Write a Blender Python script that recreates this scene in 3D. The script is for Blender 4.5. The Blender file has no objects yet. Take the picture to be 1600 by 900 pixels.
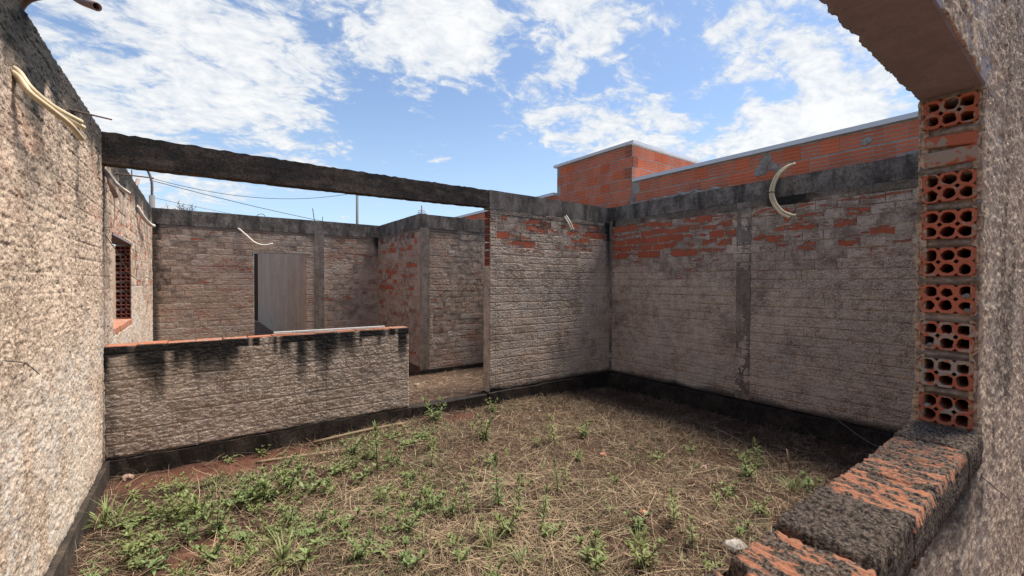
import bpy, bmesh, math, random
import numpy as np
from mathutils import Vector, Matrix
random.seed(7); rng = np.random.default_rng(7)
S = bpy.context.scene; COL = S.collection
R = math.radians

# ------------------------------------------------------------------ camera
cam = bpy.data.objects.new('camera', bpy.data.cameras.new('camera')); COL.objects.link(cam)
cam.data.sensor_width = 36; cam.data.lens = 671 / 1600 * 36
cam.data.clip_start = .02; cam.data.clip_end = 3000
_y, _p, _r = R(36.1), R(.85), R(.17)
_f = Vector((math.sin(_y) * math.cos(_p), math.cos(_y) * math.cos(_p), -math.sin(_p)))
_rt = Vector((math.cos(_y), -math.sin(_y), 0)); _up = _rt.cross(_f)
_r2 = _rt * math.cos(_r) + _up * math.sin(_r); _u2 = _up * math.cos(_r) - _rt * math.sin(_r)
cam.matrix_world = Matrix(((_r2.x, _u2.x, -_f.x, 0), (_r2.y, _u2.y, -_f.y, 0), (_r2.z, _u2.z, -_f.z, 1.53), (0, 0, 0, 1)))
S.camera = cam

# ------------------------------------------------------------------ light
SUN_EL, SUN_AZ = R(64), R(97)          # azimuth clockwise from +Y: the sun stands over the right-hand wall
S.view_settings.view_transform = 'Standard'; S.view_settings.look = 'None'
S.view_settings.exposure = 1.42; S.view_settings.gamma = 1
sun = bpy.data.objects.new('sun', bpy.data.lights.new('sun', 'SUN')); COL.objects.link(sun)
sun.data.energy = 3.0; sun.data.angle = R(22); sun.data.color = (1, .93, .84)
sdir = Vector((math.sin(SUN_AZ) * math.cos(SUN_EL), math.cos(SUN_AZ) * math.cos(SUN_EL), math.sin(SUN_EL)))
sun.rotation_euler = sdir.to_track_quat('Z', 'Y').to_euler()

class NT:
    def __init__(s, tree): s.t = tree; s.n = tree.nodes; s.l = tree.links
    def node(s, kind, **kw):
        n = s.n.new(kind)
        for k, v in kw.items(): setattr(n, k, v)
        return n
    def put(s, sock, v):
        if hasattr(v, 'is_linked') or hasattr(v, 'links'): s.l.new(v, sock)
        elif v is not None: sock.default_value = v
    def math(s, op, a, b=None, c=None, clamp=False):
        n = s.node('ShaderNodeMath', operation=op, use_clamp=clamp)
        for i, v in enumerate((a, b, c)): s.put(n.inputs[i], v)
        return n.outputs[0]
    def vmath(s, op, a, b=None, scale=None):
        n = s.node('ShaderNodeVectorMath', operation=op); s.put(n.inputs[0], a)
        if b is not None: s.put(n.inputs[1], b)
        if scale is not None: s.put(n.inputs['Scale'], scale)
        return n.outputs['Value'] if op in ('DISTANCE', 'LENGTH', 'DOT_PRODUCT') else n.outputs[0]
    def noise(s, vec, scale, detail=4, rough=.55, dist=0.):
        n = s.node('ShaderNodeTexNoise'); s.put(n.inputs['Vector'], vec)
        n.inputs['Scale'].default_value = scale; n.inputs['Detail'].default_value = detail
        n.inputs['Roughness'].default_value = rough; n.inputs['Distortion'].default_value = dist
        return n.outputs['Fac']
    def step(s, v, a, b, lo=0., hi=1.):
        n = s.node('ShaderNodeMapRange', interpolation_type='SMOOTHSTEP'); s.put(n.inputs[0], v)
        for i, x in enumerate((a, b, lo, hi)): s.put(n.inputs[i + 1], x)
        return n.outputs[0]
    def mix(s, fac, a, b, mode='MIX'):
        n = s.node('ShaderNodeMix', data_type='RGBA', blend_type=mode)
        s.put(n.inputs[0], fac)
        for i, v in ((6, a), (7, b)):
            s.put(n.inputs[i], tuple(v) + (1,) if isinstance(v, (tuple, list)) and len(v) == 3 else v)
        return n.outputs[2]
    def bump(s, h, strength, dist, normal=None):
        n = s.node('ShaderNodeBump'); s.put(n.inputs['Height'], h)
        n.inputs['Strength'].default_value = strength; n.inputs['Distance'].default_value = dist
        if normal is not None: s.put(n.inputs['Normal'], normal)
        return n.outputs[0]

# ------------------------------------------------------------------ sky: Nishita with a layer of broken altocumulus
W = bpy.data.worlds.new('World'); S.world = W; W.use_nodes = True
w = NT(W.node_tree); w.n.clear()
sky = w.node('ShaderNodeTexSky', sky_type='NISHITA'); sky.sun_disc = False
sky.sun_elevation = SUN_EL; sky.sun_rotation = SUN_AZ; sky.altitude = 500
sky.air_density = 1.0; sky.dust_density = .6; sky.ozone_density = 2.2
gen = w.node('ShaderNodeTexCoord').outputs['Generated']
sep = w.node('ShaderNodeSeparateXYZ'); w.put(sep.inputs[0], gen)
zc = w.math('MAXIMUM', sep.outputs[2], 0.0)
zz = w.math('ADD', zc, .24)
plane = w.node('ShaderNodeCombineXYZ')
w.put(plane.inputs[0], w.math('DIVIDE', sep.outputs[0], zz)); w.put(plane.inputs[1], w.math('DIVIDE', sep.outputs[1], zz))
pv = plane.outputs[0]
mp = w.node('ShaderNodeMapping'); w.put(mp.inputs[0], pv); mp.inputs['Rotation'].default_value = (0, 0, R(25)); mp.inputs['Scale'].default_value = (1.75, 2.1, 1); mp.inputs['Location'].default_value = (3.1, 1.7, 0)
cv = mp.outputs[0]
warp = w.node('ShaderNodeTexNoise'); w.put(warp.inputs['Vector'], cv); warp.inputs['Scale'].default_value = 2.2; warp.inputs['Detail'].default_value = 3
cv2 = w.vmath('ADD', cv, w.vmath('SCALE', w.vmath('SUBTRACT', warp.outputs['Color'], (.5, .5, .5)), scale=.28))
big = w.noise(cv2, 1.1, 3, .5)
det = w.noise(cv2, 4.6, 10, .64)
rip = w.noise(cv2, 13, 6, .6)
cov = w.math('ADD', w.math('MULTIPLY', big, .55), w.math('MULTIPLY', det, .62))
cov = w.math('ADD', cov, w.math('MULTIPLY', rip, .24))
# where the banks of cloud and the gaps of blue lie (unit directions, angular size, weight)
for d, rad, wt in [((-.02, .94, .34), .36, .17), ((.26, .84, .47), .14, .07), ((.39, .77, .50), .17, .15), ((.60, .60, .53), .18, .16),
                   ((.38, .85, .36), .07, .10), ((.63, .67, .37), .14, .10), ((.75, .57, .33), .16, .17), ((.80, .40, .45), .12, .08), ((.88, .25, .40), .20, .16),
                   ((.91, .33, .26), .20, .19), ((.291, .897, .31), .09, -.13), ((.67, .62, .415), .06, -.09), ((.86, .35, .35), .06, -.12),
                   ((.76, .48, .42), .07, -.10), ((.33, .92, .19), .14, -.12), ((.55, .80, .22), .20, -.10), ((.20, .86, .47), .06, -.10)]:
    v = Vector(d).normalized()
    g = w.step(w.vmath('DISTANCE', gen, tuple(v)), rad, rad * .15, 0, 1)
    cov = w.math('ADD', cov, w.math('MULTIPLY', g, wt))
cl = w.step(cov, .725, .865)
thick = w.step(w.math('ADD', cov, w.math('MULTIPLY', w.math('SUBTRACT', rip, .5), .35)), .72, 1.05)
SKY = .068
skc = w.vmath('SCALE', sky.outputs[0], scale=SKY)
hz = w.step(zc, .42, .0, 0, .50)
skc = w.mix(.06, skc, (.25, .29, .33)); skc = w.mix(hz, skc, (.25, .335, .41))
clc = w.mix(thick, (.275, .295, .32), (.385, .385, .38))
fin = w.mix(w.math('MULTIPLY', cl, .93), skc, clc)
low = w.step(sep.outputs[2], .0, -.06)
fin = w.mix(low, fin, (.20, .15, .11))
bg = w.node('ShaderNodeBackground'); w.put(bg.inputs[0], fin); bg.inputs[1].default_value = 1.0
wo = w.node('ShaderNodeOutputWorld'); w.l.new(bg.outputs[0], wo.inputs[0])
# (the Nishita colour is scaled by SKY = 0.068 above, so the Background itself stays at 1)

# ------------------------------------------------------------------ numpy noise
_tab = rng.random((256, 256)).astype(np.float32)
def vn(x, y, seed=0):
    x = np.asarray(x, np.float32) + seed * 17.31; y = np.asarray(y, np.float32) + seed * 9.77
    xi = np.floor(x).astype(int); yi = np.floor(y).astype(int)
    fx = x - xi; fy = y - yi
    fx = fx * fx * fx * (fx * (fx * 6 - 15) + 10); fy = fy * fy * fy * (fy * (fy * 6 - 15) + 10)
    a = _tab[xi & 255, yi & 255]; b = _tab[(xi + 1) & 255, yi & 255]; c = _tab[xi & 255, (yi + 1) & 255]; d = _tab[(xi + 1) & 255, (yi + 1) & 255]
    return (a * (1 - fx) + b * fx) * (1 - fy) + (c * (1 - fx) + d * fx) * fy
def fbm(x, y, seed=0, o=4, g=.5):
    t = 0; a = 1; s = 0
    for i in range(o):
        t = t + a * vn(x * 2 ** i + i * 5.2, y * 2 ** i + i * 3.7, seed + i); s += a; a *= g
    return t / s
def sst(v, a, b):
    t = np.clip((v - a) / (b - a), 0, 1); return t * t * (3 - 2 * t)

# ------------------------------------------------------------------ object helpers
def mesh_np(name, V, Q, ngons=(), mask=None, smooth=True):
    V = np.asarray(V, np.float32).reshape(-1, 3); Q = np.asarray(Q, np.int32).reshape(-1, 4)
    me = bpy.data.meshes.new(name)
    nl = Q.size + sum(len(n) for n in ngons)
    me.vertices.add(len(V)); me.vertices.foreach_set('co', V.ravel())
    me.loops.add(nl); me.polygons.add(len(Q) + len(ngons))
    me.loops.foreach_set('vertex_index', np.concatenate([Q.ravel()] + [np.asarray(n, np.int32) for n in ngons]) if ngons else Q.ravel())
    st = np.concatenate([np.arange(len(Q)) * 4, Q.size + np.cumsum([0] + [len(n) for n in ngons])[:-1]]) if ngons else np.arange(len(Q)) * 4
    me.polygons.foreach_set('loop_start', st.astype(np.int32))
    sm = np.zeros(len(Q) + len(ngons), bool); sm[:len(Q)] = smooth
    me.polygons.foreach_set('use_smooth', sm)
    if mask is not None:
        at = me.color_attributes.new('mask', 'FLOAT_COLOR', 'POINT')
        m = np.ones((len(V), 4), np.float32); m[:, :mask.shape[1]] = mask
        at.data.foreach_set('color', m.ravel())
    me.update(calc_edges=True); me.validate()
    return me
def link(name, me, mat, parent=None, loc=(0, 0, 0)):
    o = bpy.data.objects.new(name, me); COL.objects.link(o)
    if mat and not me.materials: me.materials.append(mat)
    if parent: o.parent = parent
    o.location = loc
    return o
def tag(o, label=None, cat=None, group=None, kind=None):
    for k, v in (('label', label), ('category', cat), ('group', group), ('kind', kind)):
        if v: o[k] = v
    return o
def thing(name, label, cat, loc=(0, 0, 0), group=None):
    o = bpy.data.objects.new(name, None); COL.objects.link(o); o.location = loc; o.empty_display_size = .1
    return tag(o, label, cat, group)
def bm_mesh(name, bm, smooth=False):
    me = bpy.data.meshes.new(name); bm.normal_update(); bm.to_mesh(me); bm.free()
    if smooth:
        for p in me.polygons: p.use_smooth = True
    return me
def add_box(bm, a, b, jit=0):
    vs = [bm.verts.new((x + random.uniform(-jit, jit), y + random.uniform(-jit, jit), z + random.uniform(-jit, jit))) for x in (a[0], b[0]) for y in (a[1], b[1]) for z in (a[2], b[2])]
    for f in ((0, 1, 3, 2), (4, 6, 7, 5), (0, 4, 5, 1), (2, 3, 7, 6), (0, 2, 6, 4), (1, 5, 7, 3)): bm.faces.new([vs[i] for i in f])
def box_mesh(name, a, b, jit=0, bev=0):
    bm = bmesh.new(); add_box(bm, a, b, jit); bmesh.ops.recalc_face_normals(bm, faces=bm.faces)
    if bev: bmesh.ops.bevel(bm, geom=bm.edges[:], offset=bev, segments=1, affect='EDGES')
    return bm_mesh(name, bm)
def catmull(P, n=6):
    P = [Vector(p) for p in P]; Q = [P[0] * 2 - P[1]] + P + [P[-1] * 2 - P[-2]]; out = []
    for i in range(1, len(Q) - 2):
        for k in range(n):
            t = k / n; a, b, c, d = Q[i - 1:i + 3]
            out.append(.5 * ((2 * b) + (c - a) * t + (2 * a - 5 * b + 4 * c - d) * t * t + (3 * b - a - 3 * c + d) * t ** 3))
    return out + [P[-1]]
def add_tube(bm, P, r, n=8, hollow=False):
    rings = []; prev = None
    for i, p in enumerate(P):
        t = (P[min(i + 1, len(P) - 1)] - P[max(i - 1, 0)]).normalized()
        a = t.cross(Vector((0, 0, 1)) if abs(t.z) < .95 else Vector((1, 0, 0))).normalized() if prev is None else (prev - t * prev.dot(t)).normalized()
        prev = a; b = t.cross(a); rr = r[i] if hasattr(r, '__len__') else r
        rings.append([bm.verts.new(p + (a * math.cos(k * 2 * math.pi / n) + b * math.sin(k * 2 * math.pi / n)) * rr) for k in range(n)])
    for A, B in zip(rings, rings[1:]):
        for k in range(n): bm.faces.new((A[k], A[(k + 1) % n], B[(k + 1) % n], B[k]))
    bm.faces.new(rings[0][::-1])
    if hollow:                                     # an open mouth with a wall and a dark inside
        t = (P[-1] - P[-2]).normalized(); E = rings[-1]; c = P[-1]
        I = [bm.verts.new(c + (v.co - c) * .72) for v in E]; D = [bm.verts.new(c + (v.co - c) * .70 - t * .06) for v in E]
        for k in range(n):
            bm.faces.new((E[k], E[(k + 1) % n], I[(k + 1) % n], I[k])); bm.faces.new((I[k], I[(k + 1) % n], D[(k + 1) % n], D[k]))
        bm.faces.new(D)
    else: bm.faces.new(rings[-1])
def tube_mesh(name, P, r, n=8, hollow=False, sub=6):
    bm = bmesh.new(); add_tube(bm, catmull(P, sub) if sub else [Vector(p) for p in P], r, n, hollow); return bm_mesh(name, bm, True)

# ------------------------------------------------------------------ materials
def new_mat(name, rough=.9):
    m = bpy.data.materials.new(name); m.use_nodes = True; t = NT(m.node_tree)
    b = m.node_tree.nodes['Principled BSDF']; b.inputs['Roughness'].default_value = rough
    b.inputs['Specular IOR Level'].default_value = .25
    return m, t, b
def plaster_mat(name, lo, hi, grit=1., soil=(.24, .17, .12)):
    """spatter-dash cement render; mask.r black mould and other darker areas, mask.g pale bloom and other paler areas, mask.b brick showing through"""
    m, t, b = new_mat(name, .95)
    pos = t.node('ShaderNodeNewGeometry').outputs['Position']
    at = t.node('ShaderNodeAttribute', attribute_name='mask'); sp = t.node('ShaderNodeSeparateColor'); t.put(sp.inputs[0], at.outputs['Color'])
    fine = t.noise(pos, 55, 6, .65); mid = t.noise(pos, 9, 5, .6); big = t.noise(pos, 1.6, 4, .55)
    mpg = t.node('ShaderNodeMapping'); t.put(mpg.inputs[0], pos); mpg.inputs['Scale'].default_value = (1, 1, 1.5)
    gr1 = t.noise(mpg.outputs[0], 62, 4, .6, .6)
    f = t.math('ADD', t.math('MULTIPLY', gr1, .75), t.math('ADD', t.math('MULTIPLY', mid, .35), t.math('MULTIPLY', big, .25)))
    c = t.mix(t.step(f, .49, .79), lo, hi)
    c = t.mix(t.step(t.noise(pos, 2.3, 5, .6), .52, .75, 0, .35), c, soil)
    c = t.mix(t.math('MULTIPLY', sp.outputs[1], t.step(t.noise(pos, 30, 5, .7), .36, .62)), c, (.52, .47, .41))
    red = t.math('MULTIPLY', sp.outputs[2], t.step(t.noise(pos, 24, 4, .6), .42, .56))
    c = t.mix(red, c, t.mix(t.noise(pos, 40, 4), (.24, .06, .03), (.42, .13, .07)))
    dk = t.math('MULTIPLY', sp.outputs[0], t.step(t.math('ADD', t.noise(pos, 12, 6, .7), sp.outputs[0]), .45, 1.05), clamp=True)
    c = t.mix(dk, c, t.mix(t.noise(pos, 60, 3), (.012, .011, .010), (.045, .041, .037)))
    t.put(b.inputs['Base Color'], c)
    vor = t.node('ShaderNodeTexVoronoi', feature='SMOOTH_F1'); t.put(vor.inputs['Vector'], pos); vor.inputs['Scale'].default_value = 70
    h = t.math('ADD', t.math('MULTIPLY', fine, .8), t.math('MULTIPLY', vor.outputs['Distance'], -.5))
    t.put(b.inputs['Normal'], t.bump(h, .8 * min(grit, 1), .010 * grit))
    return m
M = {}
M['pl_left'] = plaster_mat('render_left', (.17, .115, .078), (.62, .48, .36))
M['pl_right'] = plaster_mat('render_right', (.20, .142, .10), (.68, .535, .41))
M['pl_half'] = plaster_mat('render_half', (.22, .16, .115), (.64, .51, .40))
M['pl_back'] = plaster_mat('render_back', (.24, .165, .12), (.52, .39, .29), .6)
M['pl_near'] = plaster_mat('render_near', (.13, .088, .058), (.64, .47, .33))
M['pl_far'] = plaster_mat('render_boundary', (.30, .215, .15), (.48, .37, .275), .3)

def concrete_mat(name, lo, hi, stain=.6, streak=(5, 5, .5), thr=(.35, .7)):
    m, t, b = new_mat(name, .9)
    pos = t.node('ShaderNodeNewGeometry').outputs['Position']
    mp = t.node('ShaderNodeMapping'); t.put(mp.inputs[0], pos); mp.inputs['Scale'].default_value = streak
    st = t.noise(mp.outputs[0], 1.6, 6, .65); fine = t.noise(pos, 48, 6, .65); mid = t.noise(pos, 6, 5, .6)
    c = t.mix(t.step(t.math('ADD', t.math('MULTIPLY', fine, .5), t.math('MULTIPLY', mid, .5)), .36, .66), lo, hi)
    c = t.mix(t.math('MULTIPLY', t.step(st, thr[1], thr[0]), stain), c, (.016, .015, .014))
    t.put(b.inputs['Base Color'], c)
    t.put(b.inputs['Normal'], t.bump(t.math('ADD', fine, mid), .5, .006))
    return m
M['ring'] = concrete_mat('mouldy_concrete', (.09, .073, .06), (.29, .24, .20), .72, (4, 4, .9), (.32, .62))
M['beam'] = concrete_mat('black_beam', (.030, .022, .017), (.13, .092, .068), .75, (1.2, 3, 5), (.38, .64))
M['column'] = concrete_mat('column_concrete', (.18, .14, .11), (.38, .305, .245), .35)
M['bitumen'] = concrete_mat('bitumen_footing', (.012, .011, .010), (.085, .062, .046), .75, (2.5, 2.5, 2))
M['footing_left'] = concrete_mat('earthy_footing', (.03, .023, .017), (.10, .076, .056), .7, (3, 3, 3))
M['lintel'] = concrete_mat('smooth_lintel', (.24, .205, .225), (.30, .26, .275), .14, (2, 2, 2))
M['mortar'] = concrete_mat('mortar', (.26, .23, .20), (.44, .40, .36), .15, (6, 6, 6))
M['crest'] = concrete_mat('crest_mortar', (.20, .175, .15), (.44, .40, .355), .3, (7, 7, 4))
M['jamb_mortar'] = concrete_mat('jamb_mortar', (.17, .14, .115), (.40, .34, .285), .1, (8, 8, 8))

def wallbrick_mat():
    """red ceramic brick half hidden under cement slurry; object colour = (slurry, mould and darker areas, shade)"""
    m, t, b = new_mat('slurried_brick', .9)
    pos = t.node('ShaderNodeNewGeometry').outputs['Position']
    oi = t.node('ShaderNodeObjectInfo'); sp = t.node('ShaderNodeSeparateColor'); t.put(sp.inputs[0], oi.outputs['Color'])
    mp = t.node('ShaderNodeMapping'); t.put(mp.inputs[0], pos); mp.inputs['Scale'].default_value = (1, 1, 4.2)
    n = t.noise(mp.outputs[0], 7, 6, .62); fine = t.noise(pos, 55, 5, .65)
    red = t.mix(fine, (.36, .075, .034), (.62, .17, .085)); red = t.mix(oi.outputs['Random'], red, t.mix(.5, red, (.30, .09, .05)))
    gr = t.mix(t.step(t.math('ADD', t.math('MULTIPLY', fine, .5), t.math('MULTIPLY', t.noise(pos, 7, 4), .5)), .36, .66), t.mix(sp.outputs[2], (.18, .13, .095), (.22, .16, .115)), t.mix(sp.outputs[2], (.48, .375, .295), (.60, .475, .375)))
    oc = t.node('ShaderNodeSeparateXYZ'); t.put(oc.inputs[0], t.node('ShaderNodeTexCoord').outputs['Object'])
    zc_ = t.math('MULTIPLY', t.math('SUBTRACT', oc.outputs[2], t.math('MULTIPLY_ADD', oi.outputs['Random'], .045, .028)), 1 / .05)
    edge = t.math('MULTIPLY', t.math('POWER', t.math('ABSOLUTE', zc_), 1.5), .16)
    cover = t.step(t.math('SUBTRACT', t.math('ADD', t.math('ADD', n, edge), t.math('MULTIPLY', fine, .14)), t.math('SUBTRACT', 1.16, sp.outputs[0])), -.05, .05)
    c = t.mix(cover, red, gr)
    dk = t.math('MULTIPLY', sp.outputs[1], t.step(t.noise(pos, 8, 5, .7), .3, .6))
    c = t.mix(dk, c, (.022, .020, .018))
    t.put(b.inputs['Base Color'], c)
    t.put(b.inputs['Normal'], t.bump(t.math('ADD', t.math('MULTIPLY', fine, .6), t.math('MULTIPLY', cover, .8)), 1., .010))
    return m
M['wallbrick'] = wallbrick_mat()

def redbrick_mat(name, lo, hi, moss=0., cement=0.):
    m, t, b = new_mat(name, .85)
    pos = t.node('ShaderNodeNewGeometry').outputs['Position']; oi = t.node('ShaderNodeObjectInfo')
    fine = t.noise(pos, 60, 5, .6); mid = t.noise(pos, 7, 4, .6)
    c = t.mix(t.math('ADD', t.math('MULTIPLY', fine, .5), t.math('MULTIPLY', mid, .5)), lo, hi)
    c = t.mix(t.math('MULTIPLY', oi.outputs['Random'], .45), c, (lo[0] * .7, lo[1] * .7, lo[2] * .7))
    if cement:
        c = t.mix(t.step(t.math('ADD', t.noise(pos, 26, 5, .65), t.math('MULTIPLY', t.math('SUBTRACT', oi.outputs['Random'], .5), .16)), .70 - cement * .4, .76 - cement * .4), c, (.33, .275, .225))
    if moss:
        sp = t.node('ShaderNodeSeparateColor'); t.put(sp.inputs[0], oi.outputs['Color'])
        mp = t.node('ShaderNodeMapping'); t.put(mp.inputs[0], pos); mp.inputs['Scale'].default_value = (1.35, .55, 1)
        a = t.node('ShaderNodeAttribute', attribute_name='mask'); s2 = t.node('ShaderNodeSeparateColor'); t.put(s2.inputs[0], a.outputs['Color'])
        n = t.math('ADD', t.math('MULTIPLY', t.noise(mp.outputs[0], 75, 8, .82), .95), t.math('MULTIPLY', s2.outputs[0], .38))
        k = t.step(t.math('ADD', n, sp.outputs[0]), .80, .95); c = t.mix(t.step(t.math('ADD', n, sp.outputs[0]), .72, .90), c, (.27, .15, .095))
        mc = t.mix(t.step(t.noise(pos, 130, 5, .75), .38, .68), (.016, .011, .008), t.mix(sp.outputs[0], (.36, .27, .20), (.16, .118, .088)))
        c = t.mix(k, c, mc)
    t.put(b.inputs['Base Color'], c)
    t.put(b.inputs['Normal'], t.bump(t.noise(mp.outputs[0], 120, 5, .7), 1., .009) if moss else t.bump(fine, .5, .004))
    return m
M['redbrick'] = redbrick_mat('red_block', (.50, .115, .050), (.74, .22, .11), cement=.04)
M['jambbrick'] = redbrick_mat('jamb_brick', (.38, .10, .055), (.54, .18, .105), cement=.42)
M['farjamb'] = redbrick_mat('far_jamb_brick', (.28, .085, .055), (.42, .15, .10))
M['sillbrick'] = redbrick_mat('sill_brick', (.52, .18, .085), (.76, .36, .21), moss=1)
M['tile'] = redbrick_mat('top_tile', (.34, .12, .06), (.54, .22, .125), cement=.42)

def flat(name, c, rough=.6, n=.25, scale=30, metal=0):
    m, t, b = new_mat(name, rough); pos = t.node('ShaderNodeNewGeometry').outputs['Position']
    t.put(b.inputs['Base Color'], t.mix(t.noise(pos, scale, 5, .6), tuple(x * (1 - n) for x in c), tuple(min(1, x * (1 + n)) for x in c)))
    b.inputs['Metallic'].default_value = metal; return m
M['conduit'] = flat('cream_conduit', (.62, .50, .32), .45, .12, 60)
M['conduit_pale'] = flat('pale_conduit', (.66, .60, .50), .45, .12, 60)
M['conduit_brown'] = flat('brown_conduit', (.30, .21, .17), .5, .15, 60)
M['dark_hole'] = flat('hole_shadow', (.02, .018, .016), .9)
M['rust'] = flat('rusty_steel', (.075, .045, .035), .8, .4, 60)
M['flash'] = flat('white_flashing', (.62, .64, .67), .4, .06, 4)
M['white'] = flat('white_plastic', (.72, .69, .63), .5, .08)
M['pole'] = flat('pole_concrete', (.16, .155, .15), .9)
M['wire'] = flat('black_wire', (.03, .03, .03), .7)
M['greywire'] = flat('grey_wire', (.16, .145, .13), .7)
M['twig'] = flat('grey_twig', (.13, .10, .08), .9)
M['stone'] = flat('pinkish_stone', (.36, .25, .19), .95, .3, 40)
M['wood'] = flat('weathered_wood', (.22, .16, .10), .9, .35, 40)
M['door'] = flat('dark_metal', (.03, .022, .02), .6)
M['render_white'] = flat('white_paint', (.72, .71, .69), .8, .05, 3)
def leaf_mat(name, lo, hi):
    m, t, b = new_mat(name, .55); oi = t.node('ShaderNodeObjectInfo')
    a = t.node('ShaderNodeAttribute', attribute_name='mask'); sp = t.node('ShaderNodeSeparateColor'); t.put(sp.inputs[0], a.outputs['Color'])
    c = t.mix(sp.outputs[0], lo, hi); c = t.mix(t.math('MULTIPLY', oi.outputs['Random'], .4), c, (hi[0] * 1.15, hi[1] * .85, hi[2] * .7))
    t.put(b.inputs['Base Color'], c)
    tr = t.node('ShaderNodeBsdfTranslucent'); t.put(tr.inputs[0], c); mx = t.node('ShaderNodeMixShader'); mx.inputs[0].default_value = .3
    out = [n for n in t.n if n.type == 'OUTPUT_MATERIAL'][0]
    t.l.new(b.outputs[0], mx.inputs[1]); t.l.new(tr.outputs[0], mx.inputs[2]); t.l.new(mx.outputs[0], out.inputs[0]); return m
M['leaf'] = leaf_mat('weed_leaf', (.075, .115, .04), (.27, .35, .14))
M['stem'] = flat('weed_stem', (.12, .13, .06), .8)
def straw_mat():
    m, t, b = new_mat('straw', .85); a = t.node('ShaderNodeAttribute', attribute_name='mask'); t.put(b.inputs['Base Color'], a.outputs['Color']); return m
M['straw'] = straw_mat()
def soil_mat(name, lo, hi, litter):
    m, t, b = new_mat(name, .97); pos = t.node('ShaderNodeNewGeometry').outputs['Position']
    f = t.noise(pos, 42, 6, .7); c = t.mix(t.step(t.math('ADD', t.math('MULTIPLY', f, .5), t.math('MULTIPLY', t.noise(pos, 4, 5), .5)), .36, .66), lo, hi)
    a = t.node('ShaderNodeAttribute', attribute_name='mask'); sp = t.node('ShaderNodeSeparateColor'); t.put(sp.inputs[0], a.outputs['Color'])
    mp = t.node('ShaderNodeMapping'); t.put(mp.inputs[0], pos); mp.inputs['Scale'].default_value = (1, 2.2, 1); mp.inputs['Rotation'].default_value = (0, 0, .7)
    l = t.math('MULTIPLY', t.step(t.noise(mp.outputs[0], 60, 5, .75, 1.5), .44, .62), sp.outputs[0])
    c = t.mix(l, c, t.mix(t.noise(pos, 80, 3), (litter[0] * .5, litter[1] * .5, litter[2] * .5), litter))
    t.put(b.inputs['Base Color'], c); t.put(b.inputs['Normal'], t.bump(t.math('ADD', f, l), .9, .02)); return m
M['soil'] = soil_mat('red_soil', (.058, .023, .014), (.15, .066, .042), (.27, .19, .12))
M['floor'] = soil_mat('dusty_floor', (.10, .050, .032), (.20, .115, .080), (.30, .22, .155))

# ------------------------------------------------------------------ wall surfaces
XL, XR, YB, Y2, X3, Y3, TOP = -.655, 5.685, 4.963, 9.747, 3.321, 7.456, 2.79
COURSE, BL = .112, .205
class Face:
    """a wall face: s runs along x ('x') or y ('y'), z up, N the outward normal"""
    def __init__(f, axis, at, nsign): f.axis, f.at, f.ns = axis, at, nsign
    def pt(f, s, z, h):
        s, z, h = np.broadcast_arrays(s, z, h); o = f.at + f.ns * h
        return np.stack([s, o, z], -1) if f.axis == 'x' else np.stack([o, s, z], -1)
    def rot(f): return {('x', -1): 0, ('x', 1): math.pi, ('y', -1): -math.pi / 2, ('y', 1): math.pi / 2}[(f.axis, f.ns)]
def stucco(s, z, seed, amp=1., joints=.8, grain=1.):
    """height of a thrown-cement coat over brick courses, in metres"""
    a = fbm(s * 22 * grain, z * 36 * grain, seed, 4, .6)
    ridge = 1 - np.abs(2 * a - 1) * 2.2
    b = fbm(s * 3, z * 3, seed + 9, 3)
    g2 = fbm(s * 46 * grain, z * 66 * grain, seed + 12, 3, .6)
    h = .0038 * ridge + .005 * (a - .5) + .009 * (b - .5) + .007 * (g2 - .5)
    if not np.isscalar(joints) or joints:
        zc = z + .006 * (vn(s * 1.5, z * 3, seed + 4) - .5) * 2; k = np.floor(zc / COURSE)
        dz = np.abs(zc / COURSE - np.round(zc / COURSE)) * COURSE
        on = .35 + .65 * sst(vn(s * 2.6, np.round(zc / COURSE) * 7.7, seed + 5), .20, .5)
        h = h - joints * .0105 * on * np.exp(-(dz / .0042) ** 2)
        so = s / BL + .5 * (k % 2) + .13 * vn(k * 3.1, k * 1.7, seed); ds = np.abs(so - np.round(so)) * BL
        on2 = vn(np.round(so) * 5.3, k * 3.9, seed + 6) > .62
        h = h - joints * .008 * on2 * np.exp(-(ds / .0045) ** 2)
    return h * amp
ZR = .66
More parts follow.
